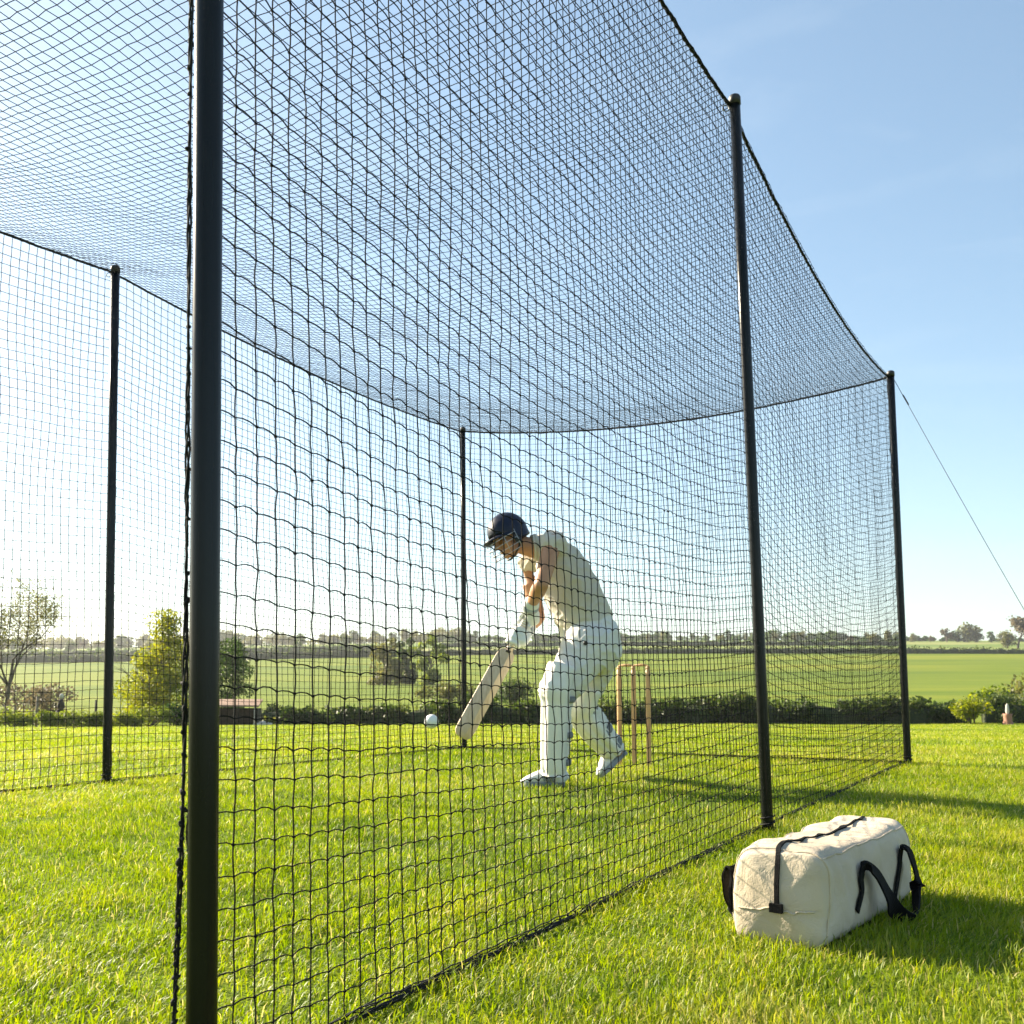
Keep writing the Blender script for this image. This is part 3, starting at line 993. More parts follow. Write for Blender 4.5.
def wicket():
    perp = norm([cage[1], -cage[0], 0])
    c0 = G(634.5, 766)
    labs = ['wooden stump on the left of the wicket, nearest the batsman', 'middle wooden stump of the wicket', 'wooden stump on the right of the wicket, farthest from the batsman']
    tops = []
    proto = None
    for k in (-1, 0, 1):
        c = c0 + perp * .112 * k
        o = empty('stump', c)
        if proto is None:
            m = MB()
            c_ = c
            m.add(*tube([c_ + np.array([0, 0, z]) for z in (-.12, .0, .3, .62, .690, .693, .700, .703, .712)], [.010, .0175, .0175, .0175, .0175, .015, .015, .0175, .015], 18))
            b = m.build('shaft', M['ash'], o)
            m = MB(); m.add(*tube([c_ + np.array([0, 0, z]) for z in (.712, .718, .722)], [.015, .013, .006], 18)); t = m.build('dome_top', M['ash'], o)
            proto = (b, t, c)
        else:
            for ch in proto[:2]:
                q = ch.copy(); COL.objects.link(q); q.parent = o
                q.matrix_parent_inverse = ch.matrix_parent_inverse.copy()
        tag(o, labs[k + 1], 'stump', 'stumps of the wicket')
        tops.append(c + np.array([0, 0, .722]))
    for k, lb in ((0, 'small turned wooden bail bridging the left and middle stumps'), (1, 'small turned wooden bail bridging the middle and right stumps')):
        a, b = tops[k] + perp * .003, tops[k + 1] - perp * .003
        o = empty('bail', (a + b) / 2)
        pr = [(0, .004), (.06, .005), (.14, .0055), (.2, .009), (.5, .010), (.8, .009), (.86, .0055), (1, .004)]
        m = MB(); m.add(*tube([a + (b - a) * t + np.array([0, 0, .003]) for t, _ in pr], [r for _, r in pr], 12)); m.build('turned_wood', M['ash'], o)
        tag(o, lb, 'bail', 'bails on the wicket')


wicket()

# bat axis
BT = U(461.5, 737, 5.72)          # toe
BS = U(509, 650, 5.84)            # shoulders
bax = norm(BS - BT)
BHE = BS + bax * .31              # end of the handle


def bat():
    o = empty('cricket_bat', BT)
    Lb = np.linalg.norm(BS - BT)
    w = np.array([.88, .25, .42]); w = norm(w - bax * np.dot(w, bax))
    n = norm(np.cross(bax, w))
    if n[1] > 0: n = -n            # n: the spine side, towards the camera
    prof = []
    #  t, half width, edge thickness, spine
    for t, hw, ed, sp in ((0, .030, .010, .004), (.015, .042, .013, .010), (.05, .052, .016, .016), (.12, .054, .018, .022), (.3, .054, .019, .030), (.55, .054, .019, .034), (.8, .054, .016, .030), (.92, .053, .014, .022), (.97, .046, .014, .016), (1.0, .026, .014, .013), (1.04, .017, .015, .012)):
        c = BT + bax * Lb * t
        f = -n * .018
        k = .012
        prof.append([c + w * (-hw) + f, c + w * hw + f, c + w * (hw + .0) + f + n * ed, c + w * (hw * .45 + k * .2) + f + n * (ed + sp * .62), c + w * k + f + n * (ed + sp), c + w * (-hw * .3) + f + n * (ed + sp * .72), c - w * hw + f + n * ed])
    V = np.array(prof).reshape(-1, 3)
    k = 7
    Fc = []
    for i in range(len(prof) - 1):
        for j in range(k):
            j2 = (j + 1) % k
            Fc.append((i * k + j, i * k + j2, (i + 1) * k + j2, (i + 1) * k + j))
    Fc += [tuple(range(k))[::-1], tuple((len(prof) - 1) * k + j for j in range(k))]
    mb = MB(); mb.add(V, Fc)
    b = mb.build('blade', M['willow'], o, False)
    bv = b.modifiers.new('b', 'BEVEL'); bv.width = .004; bv.segments = 2; bv.limit_method = 'ANGLE'; bv.angle_limit = .35
    m = MB()
    hp = [BS - bax * .03, BS, BS + bax * .06, BS + bax * .15, BS + bax * .27, BS + bax * .30, BHE]
    m.add(*tube(hp, [.012, .0145, .0155, .016, .0165, .019, .016], 16))
    hd = m.build('handle', M['willow'], o)
    m = MB()
    hl = [BS + bax * (.012 + .285 * t) + .0165 * (norm(np.cross(bax, [0, 1, 0])) * math.cos(t * 130) + norm(np.cross(bax, np.cross(bax, [0, 1, 0]))) * math.sin(t * 130)) for t in np.linspace(0, 1, 300)]
    m.add(*tube(hl, .0035, 6)); m.build('rubber_grip', M['glove'], hd)
    m = MB()
    p = BS + bax * -.012
    m.add(*tube([p - bax * .008, p + bax * .008], .0165, 14)); m.build('twine_binding', M['darkwood'], o)
    tag(o, 'pale willow cricket bat swung low in the batsman\'s gloved hands', 'bat')


bat()

# ------------------------------------------------------------------ batsman
def batsman():
    foot0 = G(548, 785)
    o = empty('person', foot0)
    s6 = 6.05 / F                                     # metres per pixel at the body

    # joints (pixel x, pixel y, distance)
    J = dict(
        pelvis=U(594, 640, 6.08), waist=U(581, 613, 6.06), mid=U(572, 592, 6.05), chest=U(562.5, 572, 6.04), upper=U(554, 556, 6.03),
        neckb=U(541, 547, 6.02), neckt=U(523, 549, 6.00),
        hipL=U(589, 650, 5.97), kneeL=U(557, 698, 5.83), ankL=U(556.5, 768, 5.85),
        hipR=U(601, 650, 6.19), kneeR=U(580, 704, 6.26), ankR=U(617, 751, 6.44),
        shL=U(553, 542, 5.84), elL=U(541, 585, 5.66), wrL=U(531, 605, 5.82),
        shR=U(526, 563, 6.17), elR=U(538, 617, 6.16), wrR=U(527, 629, 5.98),
    )
    hL = G(565, 786.5, .006); tL = G(522, 786.0, .006)
    tR = G(601, 777, .012); hR = U(626, 753, 6.50)
    # ---- head frame
    f = norm([-.78, -.56, -.38]); up = norm(np.array([-.50, -.05, .86]) - f * np.dot([-.50, -.05, .86], f)); sd_ = np.cross(up, f)
    HA = np.array([f, sd_, up])
    hc = U(509, 537, 5.98)

    def hp(a, b, c): return hc + np.array([a, b, c]) @ HA
    b = MB()
    E = lambda c, r: b.add(*ellipsoid(hp(*c), r, HA, 20, 14))
    E((-.012, 0, .03), (.096, .077, .098)); E((.028, 0, -.055), (.060, .056, .068)); E((.066, 0, -.098), (.024, .026, .020))
    E((.082, 0, .018), (.017, .050, .013)); E((.055, .034, -.03), (.032, .028, .03)); E((.055, -.034, -.03), (.032, .028, .03))
    E((.092, 0, -.066), (.010, .024, .006)); E((.090, 0, -.077), (.010, .021, .006))
    for s in (-1, 1): E((-.008, s * .078, -.015), (.024, .009, .034))
    b.add(*rtube([hp(.088, 0, .012), hp(.100, 0, -.012), hp(.112, 0, -.036)], [.009, .012, .017], 12))
    b.add(*rtube([J['neckb'] + [.01, 0, -.02], (J['neckb'] + J['neckt']) / 2, hp(-.03, 0, -.05)], [.062, .058, .056], 16))
    # trunk under the shirt
    w_dir = np.array([.9, 0, .45])
    b.add(*rtube([J['pelvis'], J['waist'], J['mid'], J['chest'], J['upper'], J['neckb']], [.13, .125, .13, .135, .115, .06], 20, w_dir, [.15, .14, .15, .165, .15, .06]))
    # arms
    for sgn, (A, B, C) in ((1, ('shL', 'elL', 'wrL')), (-1, ('shR', 'elR', 'wrR'))):
        A, B, C = J[A], J[B], J[C]
        b.add(*rtube([J['upper'] * .4 + A * .6, A, A * .6 + B * .4, A * .2 + B * .8, B], [.045, .054, .052, .046, .042], 16))
        b.add(*rtube([B, B * .7 + C * .3, B * .3 + C * .7, C], [.043, .045, .036, .029], 16))
    # legs under the trousers
    for A, B, C, he, to, uv in (('hipL', 'kneeL', 'ankL', hL, tL, np.array([0, 0, 1.])), ('hipR', 'kneeR', 'ankR', hR, tR, norm(np.array([-.55, 0, .8])))):
        A, B, C = J[A], J[B], J[C]
        b.add(*rtube([A, A * .5 + B * .5, B], [.092, .078, .056], 16)); b.add(*rtube([B, B * .65 + C * .35, C], [.054, .056, .036], 16)); b.add(*rtube([C, he * .86 + to * .14 + uv * .075, he * .6 + to * .4 + uv * .045, he * .2 + to * .8 + uv * .03], [.030, .030, .024, .012], 12))
    # hands inside the gloves, so that the body is whole
    for C, q in (('wrL', .235), ('wrR', .10)):
        b.add(*rtube([J[C], J[C] * .4 + (BS + bax * q) * .6], [.028, .030], 12))
    fuse('body', b, .0055, 3, M['skin'], o)
    # eyes, hair at the nape
    for s in (-1, 1):
        m = MB(); m.add(*ellipsoid(hp(.086, s * .031, .000), (.010, .014, .008), HA)); m.build('eye', M['eye'], o)
    m = MB(); m.add(*ellipsoid(hp(-.035, 0, .01), (.082, .081, .085), HA, 24, 14)); m.build('hair', M['hair'], o)
    m = MB()
    for s in (-1, 1): m.add(*rtube([hp(.070, s * .048, .022), hp(.088, s * .028, .026), hp(.092, s * .014, .022)], [.004, .005, .004], 8))
    m.build('eyebrows', M['hair'], o)

    # ---- helmet
    ho = MB()
    nu, nv = 48, 14
    V, Fc = [], []
    for i in range(nu):
        a = 2 * PI * i / nu                              # 0 = front
        ca, sa = math.cos(a), math.sin(a)
        front = max(0, ca)
        low = -.030 * (1 - front) ** .8 + .036 * front ** .6
        if abs(sa) > .5 and ca > -.5: low -= .012 * (abs(sa) - .5) / .5 * (1 - max(0, ca))
        c0 = .030
        R = np.array([.120, .098, .112])
        cl = max(-.98, (low - c0) / R[2])
        th1 = math.acos(max(-1, min(1, cl)))
        for j in range(nv + 1):
            th = th1 * j / nv
            rad = math.sin(min(th, PI * .56))
            ridge = 1 + .010 * math.exp(-((abs(sa * rad) - .33) / .06) ** 2) * (math.cos(th) > .1)
            V.append(hp(-.006 + R[0] * rad * ca * ridge, R[1] * rad * sa * ridge, c0 + R[2] * math.cos(th) * ridge))
    for i in range(nu):
        i2 = (i + 1) % nu
        for j in range(nv):
            Fc.append((i * (nv + 1) + j, i2 * (nv + 1) + j, i2 * (nv + 1) + j + 1, i * (nv + 1) + j + 1))
    ho.add(V, Fc)
    hel = ho.build('helmet', M['navy'], o)
    md = hel.modifiers.new('t', 'SOLIDIFY'); md.thickness = .007; md.offset = -1
    # peak
    pm = MB(); V, Fc = [], []
    for i, a in enumerate(np.linspace(-1.25, 1.25, 21)):
        for k, (rx, dz) in enumerate(((.0, .030), (.5, .024), (1, .014))):
            ca, sa = math.cos(a), math.sin(a)
            V.append(hp(-.006 + (.116 + .072 * rx * max(0, ca) ** .7) * ca, (.096 + .012 * rx) * sa, dz + .012 * (1 - ca) * 0 - .012 * (sa * sa)))
    for i in range(20):
        for k in range(2): Fc.append((i * 3 + k, i * 3 + k + 1, i * 3 + k + 4, i * 3 + k + 3))
    pm.add(V, Fc); pk = pm.build('peak', M['navy'], hel); md = pk.modifiers.new('t', 'SOLIDIFY'); md.thickness = .006
    # face grille: bars bowed round the face
    gm = MB()
    for dz in (-.012, -.045, -.078, -.108):
        ex = .165 + (.0 if dz > -.05 else -.012)
        gm.add(*tube([hp(.0 + ex * math.cos(a), .104 * math.sin(a), dz + .018 * (1 - math.cos(a))) for a in np.linspace(-1.45, 1.45, 25)], .0024, 6))
    for a in (-1.45, -.95, .95, 1.45):
        gm.add(*tube([hp(.163 * math.cos(a), .104 * math.sin(a), z) for z in (.02, -.05, -.095)], .0024, 6))
    gm.build('face_grille', M['grille'], hel)
    # chin strap and ear cup
    cm = MB()
    cm.add(*tube([hp(.0, .088, -.05), hp(.02, .078, -.085), hp(.052, .04, -.122), hp(.060, 0, -.128), hp(.052, -.04, -.122), hp(.02, -.078, -.085), hp(.0, -.088, -.05)], .006, 6)); cm.build('chin_strap', M['cap'], hel)
    for s in (-1, 1):
        cm = MB(); cm.add(*ellipsoid(hp(.012, s * .092, -.030), (.030, .010, .045), HA)); cm.build('ear_guard', M['cap'], hel)

    # ---- shirt
    b = MB()
    ring = [U(588, 629, 6.08), J['waist'], J['mid'], J['chest'], J['upper'], U(545.5, 546.5, 6.02)]
    b.add(*rtube(ring, [27 * s6, 27.5 * s6, 28 * s6, 26.5 * s6, 21 * s6, 12 * s6], 24, w_dir, [.175, .175, .182, .195, .170, .085]))
    for k, j, q, e in (('shL', 'elL', 1, .05), ('shR', 'elR', .72, -.02)):
        A, B = J[k], J[j]
        b.add(*rtube([J['upper'] * .5 + A * .5 + [0, 0, -.01], A, A * (1 - e) + B * e], [.088 * q, .080 * q, .072 * q], 18))
    b.add(*rtube([J['neckb'] + [.02, 0, -.02], J['neckb'] + [-.012, 0, .006]], [.070, .064], 16))

    def wr(c):
        q = Vector((c[0] * 9 + c[2] * 5, c[1] * 7, c[2] * 9 - c[0] * 5))
        r1 = 1 - abs(mnoise.noise(q * 1.3 + Vector((3, 1, 7)))) * 2.2
        r2 = 1 - abs(mnoise.noise(Vector((c[0] * 26 + c[2] * 13, c[1] * 14, c[2] * 17 - c[0] * 9)))) * 2.2
        return .010 * mnoise.noise(q) + .011 * max(0, r1) ** 3 + .006 * max(0, r2) ** 3 - .004
    sh = fuse('shirt', b, .008, 5, M['shirt'], o, wr)
    m = MB()
    cc = J['neckb'] * .62 + J['neckt'] * .38; ca_ = norm(J['neckt'] - J['neckb']); c1 = norm(np.cross(ca_, [0, 1, 0])); c2 = np.cross(ca_, c1)
    for rr_, hh_ in ((.074, -.012), (.070, .006)):
        m.add(*tube([cc + ca_ * hh_ + (c1 * math.cos(a) + c2 * math.sin(a)) * rr_ for a in np.linspace(.35, 2 * PI - .35, 30)], .010, 8))
    m.build('collar', M['shirt'], sh)
    # ---- trousers
    b = MB()
    b.add(*rtube([U(583.5, 621, 6.07), U(592, 638, 6.08), U(596, 650, 6.08)], [27 * s6, 28.5 * s6, 25 * s6], 24, w_dir, [.175, .19, .185]))
    b.add(*rtube([U(588, 647, 5.97), U(575, 668, 5.90), U(561, 696, 5.84)], [27 * s6, 21 * s6, 14 * s6], 20))
    b.add(*rtube([J['kneeL'], J['kneeL'] * .6 + J['ankL'] * .4 + [.012, 0, 0], J['ankL'] + [0, 0, .02]], [.078, .074, .062], 18))
    b.add(*rtube([U(601, 648, 6.18), U(594, 672, 6.22), U(580, 704, 6.26)], [21.5 * s6, 18.5 * s6, 14 * s6], 20))
    b.add(*rtube([J['kneeR'], J['kneeR'] * .6 + J['ankR'] * .4, J['ankR'] * .9 + J['kneeR'] * .1], [.082, .078, .062], 18))
    tr = fuse('trousers', b, .008, 4, M['trouser'], o, lambda c: .8 * wr(c))
    # waistband button badge at the hip
    m = MB(); p = U(585.5, 643, 5.80); m.add(*ellipsoid(p, (.013, .010, .013))); m.build('round_badge', M['cap'], tr)

    # ---- pads
    def pad(path, radii, fdir, name, arcs=PI * .64, buckles=True):
        """ribbed guard on the front of the leg, open at the calf"""
        Pp = smooth_path(path, 34); rr = np.interp(np.linspace(0, 1, 34), np.linspace(0, 1, len(radii)), radii)
        T = np.gradient(Pp, axis=0)
        na = 42
        V, Fc = [], []
        for i in range(34):
            t = norm(T[i]); fr = norm(fdir - t * np.dot(fdir, t)); sd2 = np.cross(t, fr)
            u = i / 33
            for layer in (0, 1):
                for k in range(na):
                    a = (k / (na - 1) * 2 - 1) * arcs
                    rib = .015 * abs(math.cos(a * 4.1)) ** .6
                    knee = .020 * math.exp(-((u - .30) / .035) ** 2) + .016 * math.exp(-((u - .23) / .03) ** 2) + .014 * math.exp(-((u - .37) / .03) ** 2)
                    r = rr[i] + (rib + knee * max(0, math.cos(a * .7)) + .006 if layer == 0 else -.014)
                    if u > .96 or u < .03: r -= .006 if layer == 0 else 0
                    V.append(Pp[i] + (fr * math.cos(a) + sd2 * math.sin(a)) * r)
        st = 2 * na
        for i in range(33):
            for k in range(na - 1):
                a = i * st + k
                Fc.append((a, a + 1, a + 1 + st, a + st))
                a += na
                Fc.append((a, a + st, a + 1 + st, a + 1))
            for k in (0, na - 1):
                a = i * st + k
                Fc.append((a, a + st, a + st + na, a + na))
        for i in (0, 33):
            for k in range(na - 1):
                a = i * st + k
                Fc.append((a, a + na, a + na + 1, a + 1))
        mb = MB(); mb.add(V, Fc)
        pd = mb.build(name, M['pad'], o)
        for u in (.42, .68, .9):
            i = int(u * 33); t = norm(T[i]); fr = norm(fdir - t * np.dot(fdir, t)); sd2 = np.cross(t, fr)
            m = MB()
            ring = [Pp[i] + (fr * math.cos(a) + sd2 * math.sin(a)) * (rr[i] + .004 + .008 * abs(math.sin(a * 3))) for a in np.linspace(PI * (.52 if buckles else .66), PI * (1.48 if buckles else 1.34), 21)]
            m.add(*tube(ring, .0045, 8, True, t, .019 * .5) if False else tube(ring, .027 if buckles else .018, 8, True, t, .006)); m.build('pad_strap', M['strap'], pd)
            if not buckles: continue
            m = MB(); m.add(*ellipsoid(Pp[i] + (fr * math.cos(PI * .62) - sd2 * -math.sin(PI * .62)) * (rr[i] + .010), (.020, .016, .022))); m.build('buckle', M['sole'], pd)
        return pd
    pad([U(566, 668, 5.84), U(560, 686, 5.82), U(558.5, 699, 5.82), U(557.5, 725, 5.83), U(556.5, 752, 5.84), U(556, 775, 5.85)], [.090, .084, .080, .077, .072, .067], np.array([-.95, -.2, 0]), 'leg_pad', buckles=False)
    pad([U(588, 685, 6.22), U(583, 697, 6.24), U(582, 710, 6.28), U(594, 727, 6.33), U(606, 741, 6.40), U(614, 750, 6.44)], [.086, .086, .084, .080, .072, .066], np.array([-.75, -.2, -.6]), 'leg_pad')

    # ---- shoes
    def shoe(heel, toe, upv, name):
        heel, toe = np.asarray(heel), np.asarray(toe)
        ax = norm(toe - heel); Ls = np.linalg.norm(toe - heel)
        upv = norm(upv - ax * np.dot(upv, ax)); sdv = np.cross(ax, upv)
        b = MB()
        st = [(.0, .026, .030, .045), (.12, .040, .036, .055), (.3, .048, .039, .056), (.5, .043, .042, .043), (.7, .034, .046, .032), (.88, .022, .044, .022), (1, .012, .028, .014)]
        b.add(*rtube([heel + ax * Ls * t + upv * (zc + .012) for t, _, _, zc in st], [h_ for _, h_, _, _ in st], 20, upv, [w for _, _, w, _ in st]))
        b.add(*rtube([heel + ax * Ls * .14 + upv * .05, heel + ax * Ls * .13 + upv * .115], [.046, .042], 16))
        s = fuse(name, b, .006, 3, M['shoe'], o)
        m = MB()
        V, Fc = [], []
        out = [(0, .020), (.04, .032), (.15, .037), (.35, .034), (.55, .041), (.75, .048), (.9, .042), (.98, .024), (1.03, .006)]
        V = []
        for t, w in out:
            for sgn in (-1, 1):
                for z in (-.004, .026): V.append(heel + ax * Ls * t + sdv * w * sgn + upv * z)
        for i in range(len(out) - 1):
            a = i * 4
            Fc += [(a, a + 4, a + 6, a + 2), (a + 1, a + 3, a + 7, a + 5), (a, a + 1, a + 5, a + 4), (a + 2, a + 6, a + 7, a + 3)]
        Fc += [(0, 2, 3, 1), ((len(out) - 1) * 4, (len(out) - 1) * 4 + 1, (len(out) - 1) * 4 + 3, (len(out) - 1) * 4 + 2)]
        m.add(V, Fc); m.build('sole', M['sole'], s, False)
        m = MB()
        for t in (.36, .45, .54):
            p = heel + ax * Ls * t
            m.add(*tube([p + sdv * .036 * math.cos(a) + upv * (.045 + .052 * math.sin(a) * (1.1 - t * .6)) for a in np.linspace(.5, PI - .5, 9)], .004, 6))
        m.build('laces', M['strap'], s)
        for sg in (-1, 1):
            m = MB()
            for t in (.24, .34, .44):
                pp = [heel + ax * Ls * (t + .10 * v) + sdv * sg * (.044 - .012 * v) + upv * (.034 + .045 * v) for v in (0, .35, .7, 1)]
                m.add(*tube(pp, [.007, .008, .008, .006], 8))
            m.build('side_stripe', M['sole'], s)
    shoe(hL, tL, np.array([0, 0, 1.]), 'shoe')
    shoe(hR, tR, np.array([-.55, 0, .8]), 'shoe')

    # ---- gloves, fingers wrapped round the handle
    def glove(q, wrist, name):
        c = BS + bax * q
        toW = norm(wrist - c - bax * np.dot(wrist - c, bax))
        s2 = np.cross(bax, toW)
        if s2[1] > 0: s2 = -s2                        # s2: the knuckle side, towards the camera
        b = MB()
        # back of the hand and heel, between wrist and handle
        kn = c + s2 * .040 + toW * .004
        b.add(*rtube([wrist * .65 + c * .35 + s2 * .008, (wrist * .35 + c * .65) + s2 * .024, kn], [.036, .042, .036], 16, bax, [.042, .046, .040]))
        # cuff
        b.add(*rtube([wrist + (wrist - c) * .10, wrist * .8 + c * .2, wrist * .6 + c * .4], [.047, .046, .043], 18))
        # four fingers, unequal, curled round the handle
        for k, (ln, rf) in enumerate(((3.2, .0150), (3.5, .0160), (3.35, .0155), (2.8, .0135))):
            zz = .042 - .028 * k
            P = []
            for a in np.linspace(0, ln, 11):
                rad = .037 - .004 * a / ln
                P.append(c + bax * zz + (s2 * math.cos(a) - toW * math.sin(a)) * rad + bax * .003 * math.sin(a * 2))
            rr = [rf * (1.12 if i in (1, 2, 5, 8) else .95) for i in range(11)]
            b.add(*rtube(P, rr, 12))
        # thumb leaves the side of the palm and closes over the fingers
        P = [wrist * .4 + c * .6 + bax * .02 - s2 * .012, c + toW * .036 + bax * .052 - s2 * .010, c + toW * .018 + bax * .060 - s2 * .036, c - toW * .012 + bax * .052 - s2 * .042]
        b.add(*rtube(smooth_path(P, 9), [.019, .019, .018, .018, .0175, .017, .016, .015, .013], 12))
        gl = fuse(name, b, .0045, 1, M['glove'], o)
        m = MB(); p = wrist * .86 + c * .14; ax = norm(wrist - c)
        m.add(*tube([p - ax * .014, p + ax * .014], [.050, .050], 18)); m.build('wrist_strap', M['glovepalm'], gl)
    glove(.225, J['wrL'], 'batting_glove')
    glove(.085, J['wrR'], 'batting_glove')
    tag(o, 'person in cricket whites, pads and navy helmet, lunging forward to play a low shot', 'person')


batsman()

# ------------------------------------------------------------------ plants
def leaf_cards(P, size, droop=.2, tint=None, elong=1.7):
    """small folded leaves at points P; returns verts, tris, tint"""
    n = len(P)
    size = size * RNG.uniform(.6, 1.3, n)
    d = RNG.normal(size=(n, 3)); d[:, 2] -= droop; d /= np.linalg.norm(d, axis=1)[:, None]
    e = RNG.normal(size=(n, 3)); e -= d * (e * d).sum(1)[:, None]; e /= np.linalg.norm(e, axis=1)[:, None]
    a = P - d * size[:, None] * elong * .5
    b = P + d * size[:, None] * elong * .5
    m = P + np.cross(d, e) * size[:, None] * .15
    l = m + e * size[:, None] * .5
    r = m - e * size[:, None] * .5
    V = np.stack([a, l, b, r], 1).reshape(-1, 3)
    i = np.arange(n)[:, None] * 4
    Q = i + np.array([[0, 1, 2, 3]])
    return V, Q


def clump_points(blobs, n, hollow=.55):
    """points through lumpy blobs (centre, radii), denser towards their skin"""
    w = np.array([r[0] * r[1] * r[2] for _, r in blobs]) ** .75
    k = RNG.choice(len(blobs), n, p=w / w.sum())
    d = RNG.normal(size=(n, 3)); d /= np.linalg.norm(d, axis=1)[:, None]
    rad = hollow + (1 - hollow) * RNG.random(n) ** .6
    c = np.array([b[0] for b in blobs])[k]; r = np.array([b[1] for b in blobs])[k]
    return c + d * r * rad[:, None], k


def leaf_obj(name, P, k, size, mat, parent, base=.5, var=.14, droop=.2, elong=1.6):
    V, Q = leaf_cards(P, size, droop, elong=elong)
    me = fast_mesh(name, V, Q)
    kk = RNG.normal(0, .12, int(k.max()) + 1)
    tint = np.clip(base + kk[k] + RNG.normal(0, var, len(P)), 0, 1)
    a = me.attributes.new('tint', 'FLOAT', 'POINT'); a.data.foreach_set('value', np.repeat(tint, 4).astype(np.float32))
    return link(name, me, mat, parent, False)


LM = {}
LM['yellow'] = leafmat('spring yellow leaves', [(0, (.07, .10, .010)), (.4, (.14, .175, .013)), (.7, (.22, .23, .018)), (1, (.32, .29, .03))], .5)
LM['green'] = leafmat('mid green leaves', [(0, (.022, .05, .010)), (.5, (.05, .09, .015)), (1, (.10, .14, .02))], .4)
LM['dark'] = leafmat('dark hedge leaves', [(0, (.022, .042, .008)), (.5, (.050, .080, .014)), (.85, (.11, .13, .025)), (1, (.17, .16, .04))], .35)
LM['olive'] = leafmat('olive leaves', [(0, (.06, .068, .02)), (.5, (.115, .118, .03)), (1, (.20, .18, .05))], .4)
LM['brown'] = leafmat('brown buds', [(0, (.07, .055, .03)), (.5, (.12, .095, .05)), (1, (.18, .15, .08))], .35)
LM['lime'] = leafmat('lime shrub leaves', [(0, (.07, .11, .012)), (.5, (.13, .17, .02)), (1, (.22, .24, .03))], .45)


def branch_tree(base, height, spread, mb, levels=4, seed=0, r0=.08, lean=0., split=3):
    """trunk and limbs; returns twig tips and points along the outer twigs"""
    rnd = random.Random(seed)
    tips = []

    def grow(p, d, ln, r, lv):
        n = 5
        pts = [p]; rr = [r]
        q = p.copy(); dd = d.copy()
        for i in range(n):
            dd = norm(dd + np.array([rnd.gauss(0, .13), rnd.gauss(0, .13), rnd.gauss(.02, .08)]))
            q = q + dd * ln / n
            pts.append(q.copy()); rr.append(r * (1 - .5 * (i + 1) / n))
        mb.add(*tube(pts, rr, 6 if lv < 3 else 4, False))
        if lv >= levels:
            tips.extend([pts[-1], pts[-2], pts[-3]])
            return
        if lv >= levels - 1: tips.extend(pts[2:])
        for k in range(split + (1 if lv == 0 else 0)):
            j = rnd.choice([2, 3, 4, 5]) if lv else rnd.choice([3, 4, 5])
            a = rnd.uniform(0, 2 * PI); s = rnd.uniform(.45, .95) * spread
            nd = norm(dd * .8 + np.array([math.cos(a) * s, math.sin(a) * s, rnd.uniform(.05, .4)]))
            grow(pts[j], nd, ln * rnd.uniform(.55, .78), rr[j] * .70, lv + 1)
    grow(np.asarray(base, float) - np.array([0, 0, .1]), norm([lean, 0, 1]), height * .40, r0, 0)
    return np.array(tips)


def tree(name, px, Y, height, width, mat, leaf, nleaf, label, group=None, seed=1, crown_lo=.15, blobs_n=16, base=.5, trunk=.07, sparse=False, levels=3, cone=False):
    b = at(px, Y)
    o = empty(name, b)
    m = MB()
    tips = branch_tree(b, height, 1.0, m, levels, seed, trunk)
    m.build('trunk', M['bark'], o)
    rnd = np.random.default_rng(seed)
    if sparse:
        k = rnd.integers(0, len(tips), nleaf)
        P = tips[k] + rnd.normal(0, height * .028, (nleaf, 3)); kk = k % 12
    else:
        bl = []
        for i in range(blobs_n):
            t = (i + .5) / blobs_n
            z = height * (crown_lo + (1 - crown_lo) * t)
            prof = (1.05 - t) ** .75 if cone else math.sin(PI * (.12 + .80 * t)) ** .8
            a = rnd.uniform(0, 2 * PI)
            rr = width * .5 * prof * rnd.uniform(.25, .75)
            s = width * rnd.uniform(.075, .20) * (1.15 - .5 * t)
            bl.append((b + np.array([math.cos(a) * rr, math.sin(a) * rr, z - s * .4]), (s * rnd.uniform(.9, 1.4), s * rnd.uniform(.9, 1.4), s * rnd.uniform(.7, 1.1))))
        P, kk = clump_points(bl, nleaf, .35)
    P = P[P[:, 2] > b[2] + .03]; kk = kk[:len(P)]
    leaf_obj('crown', P, kk, leaf, mat, o, base)
    tag(o, label, 'tree', group)
    return o


def bush(name, px, Y, wid, hgt, mat, leaf, n, label, cat='bush', group=None, base=.5, depth=None, seed=3, dz=0):
    b = at(px, Y, dz)
    o = empty(name, b)
    rnd = np.random.default_rng(seed + int(px))
    bl = []
    nb = max(5, int(7 * wid / max(hgt, .1)))
    for i in range(nb):
        x = rnd.uniform(-.5, .5) * wid * .85
        e = 1 - (abs(x) / (wid * .5)) ** 2 * .6
        s = hgt * rnd.uniform(.28, .42) * e
        bl.append((b + np.array([x, rnd.uniform(-.3, .3) * (depth or hgt), max(s * .6, (hgt - s) * e * rnd.uniform(.45, 1.0))]), (s * rnd.uniform(1, 1.5), s, s)))
    P, k = clump_points(bl, n, .3)
    P[:, 2] = np.maximum(P[:, 2], b[2] + .02 + RNG.random(len(P)) * .04)
    leaf_obj('foliage', P, k, leaf, mat, o, base)
    m = MB(); r_ = np.random.default_rng(seed)
    for i in range(7):
        t = bl[i % nb][0]
        m.add(*tube([b + np.array([r_.uniform(-.1, .1) * wid, 0, -.05]), (b + t) / 2 + r_.normal(0, .03 * hgt, 3), t], [.02 * hgt + .004, .014 * hgt + .003, .006 * hgt], 5))
    m.build('stems', M['bark'], o)
    tag(o, label, cat, group)
    return o


